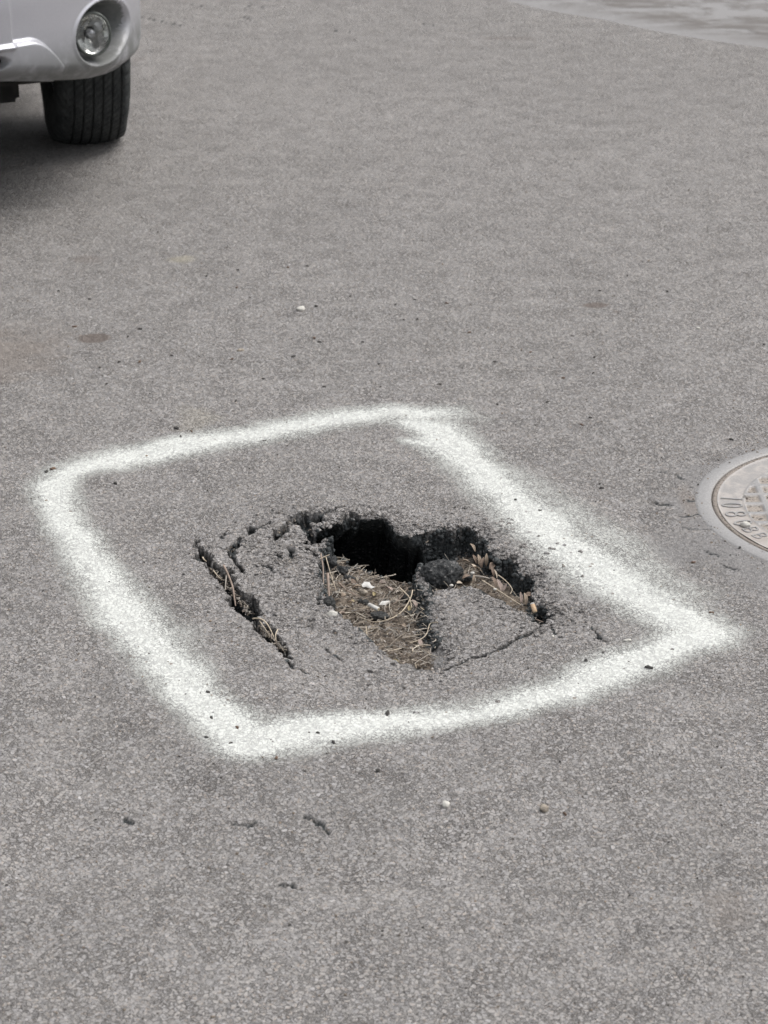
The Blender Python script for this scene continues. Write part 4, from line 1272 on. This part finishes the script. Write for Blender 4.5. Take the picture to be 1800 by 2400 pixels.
o = lump("pebble", G(852, 1389, -.050), .0068, M_PEBB, 3, .25, 31, (1, .8, .9), .1); tag(o, "rounded cream stone between the crumpled paper and the litter", "pebble")
o = lump("pebble", G(778, 1440, -.017), .0085, M_PEBW, 3, .25, 32, (1.2, .8, .7), .1); tag(o, "pale grey stone on the left lip above the curled twig", "pebble")
o = lump("pebble", G(1160, 1381, -.016), .0028, M_PEBW, 2, .2, 33, (1.2, .8, .8), .1); tag(o, "tiny white stone on the far edge of the right slab", "pebble")
o = lump("pebble", G(1107, 1343, -.022), .0035, M_PEBW, 2, .2, 34, (1.3, .8, .8), .1); tag(o, "tiny white stone among the dry leaves", "pebble")
o = lump("pebble", G(1058, 1372, -.018), .0030, M_PEBW, 2, .2, 35, (1.3, .8, .8), .1); tag(o, "tiny white stone in front of the asphalt chunk", "pebble")

# ------------------------------------------------------------------ the silver car, nose to the viewer
def car_paint():
    N = NT("silver_car_paint")
    P_ = N.obj()
    fl = N.noise(P_, 1400, 2, .6).outputs['Fac']
    col = N.mix(N.ramp(fl, .3, .7), (.55, .55, .59), (.65, .65, .69))
    sep = N.n('ShaderNodeSeparateXYZ'); N.set(sep.inputs[0], P_)
    grime = N.math('MULTIPLY', N.ramp(sep.outputs['Z'], .52, .37), N.ramp(N.noise(P_, 16, 4, .65).outputs['Fac'], .05, .6), clamp=True)
    col = N.mix(N.math('MULTIPLY', grime, .92), col, (.125, .13, .12))
    rough = N.math('ADD', .34, N.math('MULTIPLY', grime, .35))
    return N.finish(N.bsdf(col, rough, N.math('SUBTRACT', .62, N.math('MULTIPLY', grime, .5)), .5, None, .35).outputs[0])
M_SILVER = car_paint()
M_BLACKP = simple("black_plastic", (.018, .019, .020), (.035, .036, .038), 60, .6)
M_UNDER = simple("dirty_underbody", (.012, .012, .012), (.04, .038, .035), 14, .9)
M_BEZEL = simple("grey_lamp_surround", (.09, .10, .09), (.14, .15, .14), 40, .45)
M_SCOOP_SHADE = simple("scoop_painted_shade", (.16, .17, .165), (.24, .245, .24), 40, .5)  # shade inside the silver fog lamp scoop, painted in as darker grey
M_RIM = simple("alloy_rim", (.42, .42, .44), (.52, .52, .54), 30, .35, .8)
M_GLASSD = simple("dark_window_glass", (.015, .018, .02), (.025, .028, .03), 5, .05, spec=.8)
def tyre_mat():
    N = NT("tyre_rubber")
    P_ = N.obj()
    f = N.noise(P_, 30, 4, .65).outputs['Fac']; g = N.noise(P_, 700, 2).outputs['Fac']
    col = N.mix(N.ramp(f, .3, .75), (.026, .029, .030), (.062, .066, .065))
    return N.finish(N.bsdf(col, .8, 0, .35, N.bump(g, .0006)).outputs[0])
M_TYRE = tyre_mat()
def reflector_mat():
    N = NT("lamp_reflector")
    P_ = N.obj()
    v = N.voro(P_, 42, 'F1'); sp_ = N.n('ShaderNodeSeparateColor'); N.set(sp_.inputs[0], v.outputs['Color'])
    col = N.mix(sp_.outputs[0], (.50, .50, .48), (.95, .95, .92))
    return N.finish(N.bsdf(col, .16, .9, .5, N.bump(v.outputs['Distance'], .0035)).outputs[0])
M_REFL = reflector_mat()
N = NT("clear_lamp_lens")
gl = N.n('ShaderNodeBsdfGlass'); gl.inputs['Roughness'].default_value = .03; gl.inputs['IOR'].default_value = 1.3
gl.inputs['Color'].default_value = (.93, .95, .93, 1)
tr_ = N.n('ShaderNodeBsdfTransparent'); mx_ = N.n('ShaderNodeMixShader'); mx_.inputs[0].default_value = .25
N.t.links.new(tr_.outputs[0], mx_.inputs[1]); N.t.links.new(gl.outputs[0], mx_.inputs[2])
M_LENS = N.finish(mx_.outputs[0])

YAW = R(24)
TYRE_W = np.array([-.909, 6.405])            # where the visible front tyre stands
TR_HALF = .77
org = TYRE_W - TR_HALF * np.array([math.cos(YAW), math.sin(YAW)])
car = empty("parked_car", (org[0], org[1], 0), YAW)
tag(car, "silver car in the upper left with round fog lamp and front tyre showing", "car")

WB, F0, FM = .903, .12, .88                # half width, where the nose starts curving, nose
def nose_f(X):
    q = min(1.0, abs(X) / WB)
    return F0 + (FM - F0) * (1 - q ** 2.7) ** .60
# plan curve, resampled by length, finer on the side that faces the street
qs = np.concatenate([np.linspace(-WB, -.8, 60, endpoint=False), np.linspace(-.8, .8, 400, endpoint=False), .8 + (WB - .8) * (1 - (1 - np.linspace(0, 1, 200)) ** 2)])
pc_ = np.array([(q_, nose_f(q_)) for q_ in qs])
pc_ = np.vstack([[(-WB, F0 - .0)], pc_, [(WB, F0 - .0)]])
sl = np.concatenate([[0], np.cumsum(np.linalg.norm(np.diff(pc_, axis=0), axis=1))])
Lt = sl[-1]
samp = np.concatenate([np.linspace(0, Lt * .5, 130, endpoint=False), np.linspace(Lt * .5, Lt, 400)])
cx = np.interp(samp, sl, pc_[:, 0]); cfv = np.interp(samp, sl, pc_[:, 1])
tg_ = np.column_stack([np.gradient(cx, samp), np.gradient(cfv, samp)]); tg_ /= np.linalg.norm(tg_, axis=1)[:, None]
nx_, nf_ = -tg_[:, 1], tg_[:, 0]           # outward normal in (X, f)
NZ = 130
FOGX, FOGZ = .612, .449
def bumper_mesh():
    V_, cl = [], []
    for i in range(len(samp)):
        X0, f0_ = cx[i], cfv[i]; aX = abs(X0)
        zb = max(.388 - .074 * float(sstep(.22, .80, aX)) + .02 * float(sstep(.46, .39, f0_)), (.345 + math.sqrt(.408 ** 2 - f0_ ** 2)) if f0_ < .40 else 0)
        zt = .76
        for j in range(NZ):
            t = j / (NZ - 1)
            z_ = zb + (zt - zb) * t
            d = 0.0
            # belly and tuck
            d += -.045 * max(0, (z_ - .56) / .2) ** 2 * 1.0
            d += -.050 * float(sstep(zb + .055, zb - .01, z_)) ** 1.6
            # raised centre member
            cm = float(sstep(.352, .332, aX) * sstep(.462, .482, z_))
            d += .034 * cm
            # lower apron standing proud, with its own soft corner
            corner = max(0, aX - .39)
            ztop_ = .486 - 9.0 * corner ** 2
            ap = float(sstep(ztop_, ztop_ - .013, z_) * sstep(.500, .478, aX))
            d += .026 * ap
            # air intake
            e2_ = math.hypot((aX - .235) / .085, (z_ - .437) / .024)
            d += -.060 * float(sstep(1.15, .75, e2_))
            # fog lamp scoop
            u_ = aX + .0
            ex_ = (u_ - .648) / .104; ez_ = (z_ - .452) / (.082 - .006 * ex_)
            rr_ = math.hypot(ex_, ez_)
            d += -.105 * float(sstep(1.0, .82, rr_)) - .004 * float(sstep(1.05, 1.0, rr_))
            d += .0035 * math.exp(-((rr_ - 1.06) / .05) ** 2)
            V_.append((X0 + nx_[i] * d, -(f0_ + nf_[i] * d), z_))
        # fold under
    V_ = np.array(V_).reshape(len(samp), NZ, 3)
    under = []
    for k, (ins, dz) in enumerate(((.012, -.004), (.035, .002), (.09, .015))):
        q_ = V_[:, 0].copy(); q_[:, 0] -= nx_ * ins; q_[:, 1] += nf_ * ins; q_[:, 2] += dz
        under.insert(0, q_)
    A_ = np.concatenate([np.stack(under, 1), V_], 1)
    n1, n2 = A_.shape[:2]
    I_, J_ = np.meshgrid(np.arange(n1 - 1), np.arange(n2 - 1), indexing='ij')
    b_ = (I_ * n2 + J_).ravel()
    F_ = np.column_stack([b_, b_ + n2, b_ + n2 + 1, b_ + 1])
    return A_.reshape(-1, 3), F_
bv_, bf_ = bumper_mesh()
me = mesh_np("front_bumper", bv_, bf_)
# the inside of the air intakes is black plastic
ctr = bv_[bf_].mean(1)
inx = np.hypot((np.abs(ctr[:, 0]) - .235) / .085, (ctr[:, 2] - .437) / .024) < .95
bump_o = link("front_bumper", me, [M_SILVER, M_BLACKP, M_SCOOP_SHADE], car)
ins_ = np.hypot((np.abs(ctr[:, 0]) - .648) / .104, (ctr[:, 2] - .466) / .078) < .84  # scoop interior faces that carry the painted shade
me.polygons.foreach_set('material_index', np.where(inx, 1, np.where(ins_, 2, 0)).astype(np.int32))

# fog lamps
def lathe(name, prof, seg, mat, parent, loc=(0, 0, 0), rot=(0, 0, 0), sx=1, sz=1):
    """revolved round the local -Y axis; prof (radius, forward)"""
    V_, F_ = [], []
    for i in range(seg):
        a = 2 * math.pi * i / seg
        for r_, y_ in prof: V_.append((r_ * math.cos(a) * sx, -y_, r_ * math.sin(a) * sz))
    m_ = len(prof)
    for i in range(seg):
        for j in range(m_ - 1):
            F_.append((i * m_ + j, i * m_ + j + 1, ((i + 1) % seg) * m_ + j + 1, ((i + 1) % seg) * m_ + j))
    me = mesh_np(name, np.array(V_), np.array(F_)); o = link(name, me, mat, parent)
    o.location = loc; o.rotation_euler = rot
    return o
for sgn in (1, -1):
    fx = FOGX * sgn
    fl_ = lathe("fog_lamp", [(.035, -.06), (.0585, -.055), (.0600, .004), (.0585, .010), (.0545, .012), (.0525, .009), (.0520, .002)], 64, M_BEZEL, car,
                (fx, -(nose_f(FOGX) - .034), FOGZ), (R(-3), 0, R(0 * sgn)), .86, 1.0)
    lathe("reflector", [(.0005, -.034), (.009, -.033), (.019, -.027), (.033, -.016), (.045, -.003), (.0520, .004)], 64, M_REFL, fl_, sx=.86)
    lathe("bulb_shield", [(.0005, -.004), (.0085, -.004), (.0105, -.008), (.0105, -.026)], 24, M_RIM, fl_)
    lathe("lens", [(.0005, .0165), (.014, .0160), (.028, .0145), (.042, .0115), (.0528, .0065)], 64, M_LENS, fl_, sx=.86)

# body shell above the bumper and along the sides
def arch(f_):
    z_ = .32
    for fw in (0, -2.62):
        d_ = abs(f_ - fw)
        if d_ < .405: z_ = max(z_, .345 + math.sqrt(.405 ** 2 - d_ ** 2))
    return z_
stn = sorted(set([round(q_, 4) for q_ in list(np.linspace(F0 + .0, -3.35, 190)) + [F0 + (FM - .05 - F0) * k_ / 14 for k_ in range(1, 15)] + [-3.40, -3.44, -3.46]]), reverse=True)
def hoodz(f_): return .80 + .25 * float(sstep(FM + .02, -.1, f_)) ** .55 + .02 * max(0, -f_)
rows = []
for f_ in stn:
    if f_ > F0:
        q = (f_ - F0) / (FM - F0); wdt = WB * (max(0, 1 - q ** 1.6)) ** (1 / 2.7) - .010; zl = .745
    else:
        wdt = WB; zl = arch(f_)
        if f_ < -3.2: wdt = WB - .25 * ((-3.2 - f_) / .26) ** 2
    cab = float(sstep(-.30, -1.0, f_)) * float(sstep(-3.46, -3.05, f_))
    hz = hoodz(max(f_, -.4)); roof = 1.66
    zm = max(.70, zl + .03); zbelt = 1.03 if f_ < -.2 else min(1.03, hz - .01)
    tuck = .02
    pts = [(wdt - .03, zl), (wdt, zl + .004), (wdt + .004, (zl + zm) / 2), (wdt + .002, zm), (wdt - .008, zm + (zbelt - zm) * .5), (wdt - .03, zbelt)]
    ztop = hz + (roof - hz) * cab
    wt = (wdt - .05) * (1 - .20 * cab)
    pts += [(wdt - .045, zbelt + .01 * (1 - cab) + .02 * cab), (wt + .02, max(zbelt + .012, ztop - .07 * cab - .006)), (wt * .94, ztop - .015 * (1 + cab)), (wt * .7, ztop), (wt * .35, ztop + .014), (0, ztop + .018)]
    rows.append(pts)
Vb = []
for f_, pts in zip(stn, rows):
    Vb += [(x_, -f_, z_) for x_, z_ in pts] + [(-x_, -f_, z_) for x_, z_ in pts[-2::-1]]
m_ = 23
Fb = [(i * m_ + j, i * m_ + j + 1, (i + 1) * m_ + j + 1, (i + 1) * m_ + j) for i in range(len(stn) - 1) for j in range(m_ - 1)]
me = bpy.data.meshes.new("body"); me.from_pydata(Vb, [], Fb)
bm = bmesh.new(); bm.from_mesh(me)
bm.faces.new([bm.verts[k] if False else v for k, v in enumerate(list(bm.verts)[-m_:])][::-1])
bm.to_mesh(me); bm.free()
for p in me.polygons: p.use_smooth = True
body = link("body", me, M_SILVER, car)
def panel(name, pts, mat, thick=.006, parent=car):
    bm = bmesh.new(); vs0 = [bm.verts.new(p) for p in pts]
    for k in range(0, len(pts) - 2, 2): bm.faces.new((vs0[k], vs0[k + 1], vs0[k + 3], vs0[k + 2]))
    me = bpy.data.meshes.new(name); bm.to_mesh(me); bm.free()
    o = link(name, me, mat, parent); sm_ = o.modifiers.new("thickness", 'SOLIDIFY'); sm_.thickness = thick; sm_.offset = 0
    return o
def shell_pts(k, f_):
    i = min(range(len(stn)), key=lambda q: abs(stn[q] - f_)); x_, z_ = rows[i][k]
    return np.array([x_, -stn[i], z_])
def on_shell(f_, a, sgn):      # a: 0 belt .. 1 roof edge
    p, q = shell_pts(6, f_), shell_pts(7, f_)
    r_ = p * (1 - a) + q * a; r_[0] = (r_[0] + .006) * sgn
    return tuple(r_)
for sgn in (1, -1):
    for a_, b_ in ((-.95, -1.72), (-1.80, -2.55), (-2.62, -3.05)):
        strip = []
        for k in range(9):
            f_ = a_ + (b_ - a_) * k / 8
            strip += [on_shell(f_, .08, sgn), on_shell(f_, .92, sgn)]
        panel("side_window", strip, M_GLASSD)
    dh = lump("door_handle", (sgn * .885, 1.62, .93), .05, M_SILVER, 3, 0, 1, (.25, 1.5, .3), 0); dh.parent = car
    mr = lump("wing_mirror", (sgn * .97, .78, 1.10), .10, M_SILVER, 3, .05, 2, (1, .6, .75), 0); mr.parent = car
    # head lamps and tail lamps
    hl = lump("headlight", (sgn * .60, -.66, .80), .11, M_REFL, 4, .0, 3, (1.35, .7, .62), 0); hl.parent = car; hl.rotation_euler = (0, 0, sgn * R(24))
    tl = lump("tail_light", (sgn * .76, 3.36, 1.0), .10, simple("red_tail_lens", (.25, .01, .01), (.35, .02, .02), 20, .15), 3, 0, 4, (.7, .7, 1.8), 0); tl.parent = car
wsp = []
for k in range(13):
    x_ = -.66 + 1.32 * k / 12; bow = .06 * (1 - (x_ / .66) ** 2)
    wsp += [(x_, .40 - bow, 1.085 + .012 * (1 - (x_ / .66) ** 2)), (x_ * .88, .93 - bow * .6, 1.60 + .015 * (1 - (x_ / .66) ** 2))]
panel("windscreen", wsp, M_GLASSD)
# grille between the lamps
gb = []
for k in range(7):
    z_ = .745 + .012 * k
    gb += [(-.40, -(nose_f(.40) - .055), z_), (.40, -(nose_f(.40) - .055), z_)]
bm = bmesh.new()
for k in range(6):
    r_ = bmesh.ops.create_cube(bm, size=1)
    bmesh.ops.scale(bm, vec=(.84, .02, .007), verts=r_['verts']); bmesh.ops.translate(bm, vec=(0, -(nose_f(.3) - .02), .775 + .016 * k), verts=r_['verts'])
for x_ in (-.42, .42):
    r_ = bmesh.ops.create_cube(bm, size=1)
    bmesh.ops.scale(bm, vec=(.02, .03, .11), verts=r_['verts']); bmesh.ops.translate(bm, vec=(x_, -(nose_f(.3) - .02), .815), verts=r_['verts'])
me = bpy.data.meshes.new("grille"); bm.to_mesh(me); bm.free(); link("grille", me, M_BLACKP, car)
# rear bumper
rb = [(x_, 3.30 + .20 * (1 - (abs(x_) / .9) ** 4), z_) for x_ in np.linspace(-.86, .86, 25) for z_ in (.34, .70)]
panel("rear_bumper", rb, M_SILVER, .03)
# underbody, splash shield, wheel housings
def boxes(name, bs, mat, bev=.012):
    bm = bmesh.new()
    for (x0, x1, f0b, f1b, z0, z1, tz) in bs:
        c = [(x0, -f1b, z0), (x1, -f1b, z0), (x1, -f0b, z0 + tz), (x0, -f0b, z0 + tz), (x0, -f1b, z1), (x1, -f1b, z1), (x1, -f0b, z1), (x0, -f0b, z1)]
        v = [bm.verts.new(p) for p in c]
        for q in ((0, 3, 2, 1), (4, 5, 6, 7), (0, 1, 5, 4), (1, 2, 6, 5), (2, 3, 7, 6), (3, 0, 4, 7)): bm.faces.new([v[k] for k in q])
    bmesh.ops.bevel(bm, geom=list(bm.edges), offset=bev, segments=2, affect='EDGES')
    me = bpy.data.meshes.new(name); bm.to_mesh(me); bm.free()
    return link(name, me, mat, car)
boxes("underbody", [(-.84, .84, -3.25, -.42, .24, .42, .0), (-.60, .60, -.42, .55, .30, .72, .03), (-.55, .55, .30, .70, .36, .70, .0), (-.50, .50, .10, .30, .195, .36, .0), (.44, .67, .02, .09, .215, .27, .0), (-.67, -.44, .02, .09, .215, .27, .0), (-.30, .30, .30, .55, .25, .36, .03),
                    (-.64, .64, -.02, .06, .27, .33, 0), (-.82, .82, -2.2, -.45, .30, .60, 0), (-.72, .72, .41, .48, .42, .74, 0)], M_UNDER)
for sgn in (1, -1):
    for fw in (0, -2.62):
        V_, F_ = [], []
        for i in range(25):
            a = R(38) + (math.pi - R(60)) * i / 24
            for x_ in (.58, .86): V_.append((sgn * x_, -(fw + .40 * math.cos(a)), .34 + .40 * math.sin(a)))
            V_.append((sgn * .58, -(fw + .30 * math.cos(a)), .34 + .05 * math.sin(a)))
        for i in range(24):
            F_ += [(i * 3, i * 3 + 1, i * 3 + 4, i * 3 + 3), (i * 3, i * 3 + 3, i * 3 + 5, i * 3 + 2)]
        me = bpy.data.meshes.new("wheel_housing"); me.from_pydata(V_, [], F_); link("wheel_housing", me, M_UNDER, car)

# wheels
def tyre_mesh():
    seg = 540
    side = [(-.088, .203), (-.100, .212), (-.112, .235), (-.1205, .262), (-.1235, .285), (-.1215, .307), (-.1150, .326), (-.1060, .339), (-.0985, .3455)]
    tr = [(x_, .357 - .0115 * (abs(x_) / .098) ** 2.4) for x_ in np.linspace(-.097, .097, 118)]
    prof_ = side + tr + [(-a, b) for a, b in side[::-1]]
    P0 = np.array(prof_); gro = [.086, .056, .026, -.005, -.036, -.066]
    a = np.arange(seg) / seg * 2 * np.pi
    X_ = np.repeat(P0[None, :, 0], seg, 0); R_ = np.repeat(P0[None, :, 1], seg, 0); TH = np.repeat(a[:, None], len(P0), 1)
    ist = (np.abs(X_) < .1065) & (R_ > .338)
    g = np.zeros_like(X_)
    for c in gro: g = np.maximum(g, sstep(.0034, .0018, np.abs(X_ - c)))
    R2 = R_ - .008 * g * ist
    # sideways slots on shoulders and fine sipes between the grooves
    ph = (np.degrees(TH) + np.where(X_ > 0, 1, -1) * (X_ * 55)) % 6.0
    sh = ((np.abs(X_) > .089) & ist) * sstep(1.15, .70, np.abs(ph - 3))
    ph2 = (np.degrees(TH) + X_ * 160) % 4.0
    sp2 = ((np.abs(X_) < .084) & ist) * sstep(.65, .35, np.abs(ph2 - 2))
    R2 -= .0060 * sh * (1 - g) + .0035 * sp2 * (1 - g)
    V_ = np.stack([X_, R2 * np.cos(TH), R2 * np.sin(TH)], -1)
    # flattened where it stands
    zg = -.345
    V_[..., 0] += np.sign(V_[..., 0]) * .010 * sstep(-.25, -.345, V_[..., 2]) * (np.abs(V_[..., 0]) > .09) * (R_ < .345)
    V_[..., 2] = np.maximum(V_[..., 2], zg)
    m_ = len(P0); I_, J_ = np.meshgrid(np.arange(seg), np.arange(m_ - 1), indexing='ij')
    b_ = (I_ * m_ + J_).ravel(); c_ = (((I_ + 1) % seg) * m_ + J_).ravel()
    return mesh_np("tyre", V_.reshape(-1, 3), np.column_stack([b_, b_ + 1, c_ + 1, c_]))
tyre_me = tyre_mesh(); tyre_me.materials.append(M_TYRE)
def rim_mesh():
    bm = bmesh.new(); seg = 60
    prof_ = [(-.095, .208), (-.085, .195), (-.02, .185), (.06, .190), (.092, .207), (.096, .205), (.085, .186), (.060, .178)]
    rg = [[bm.verts.new((x_, r_ * math.cos(2 * math.pi * i / seg), r_ * math.sin(2 * math.pi * i / seg))) for x_, r_ in prof_] for i in range(seg)]
    for i in range(seg):
        for j in range(len(prof_) - 1): bm.faces.new((rg[i][j], rg[(i + 1) % seg][j], rg[(i + 1) % seg][j + 1], rg[i][j + 1]))
    for k in range(5):
        a = 2 * math.pi * k / 5; c, s_ = math.cos(a), math.sin(a); q = []
        for r_, w_r, x_ in ((.02, .03, .075), (.18, .022, .068)):
            for sw in (-1, 1):
                for xx in (x_, x_ - .02): q.append(bm.verts.new((xx, r_ * c - sw * w_r * s_, r_ * s_ + sw * w_r * c)))
        for fc_ in ((0, 2, 6, 4), (1, 5, 7, 3), (0, 4, 5, 1), (2, 3, 7, 6), (0, 1, 3, 2), (4, 6, 7, 5)): bm.faces.new([q[t] for t in fc_])
    r_ = bmesh.ops.create_cone(bm, cap_ends=True, segments=32, radius1=.045, radius2=.04, depth=.03)
    bmesh.ops.rotate(bm, verts=r_['verts'], cent=(0, 0, 0), matrix=Matrix.Rotation(math.pi / 2, 3, 'Y')); bmesh.ops.translate(bm, verts=r_['verts'], vec=(.07, 0, 0))
    me = bpy.data.meshes.new("rim"); bm.to_mesh(me); bm.free(); me.materials.append(M_RIM)
    return me
def disc_mesh():
    bm = bmesh.new()
    r_ = bmesh.ops.create_cone(bm, cap_ends=True, segments=48, radius1=.15, radius2=.15, depth=.025)
    bmesh.ops.rotate(bm, verts=r_['verts'], cent=(0, 0, 0), matrix=Matrix.Rotation(math.pi / 2, 3, 'Y')); bmesh.ops.translate(bm, verts=r_['verts'], vec=(-.01, 0, 0))
    r_ = bmesh.ops.create_cone(bm, cap_ends=True, segments=48, radius1=.185, radius2=.17, depth=.02)
    bmesh.ops.rotate(bm, verts=r_['verts'], cent=(0, 0, 0), matrix=Matrix.Rotation(math.pi / 2, 3, 'Y')); bmesh.ops.translate(bm, verts=r_['verts'], vec=(-.05, 0, 0))
    me = bpy.data.meshes.new("brake_disc"); bm.to_mesh(me); bm.free(); me.materials.append(M_UNDER)
    return me
rim_me, disc_me = rim_mesh(), disc_mesh()
for sgn in (1, -1):
    for fw in (0, -2.62):
        e = empty("wheel", (sgn * TR_HALF, -fw, .3445), (0 if sgn > 0 else math.pi) - (R(10) if fw == 0 else 0)); e.parent = car; e.scale = (.90, 1, 1)
        link("tyre", tyre_me, None, e); link("rim", rim_me, None, e); link("brake_disc", disc_me, None, e)
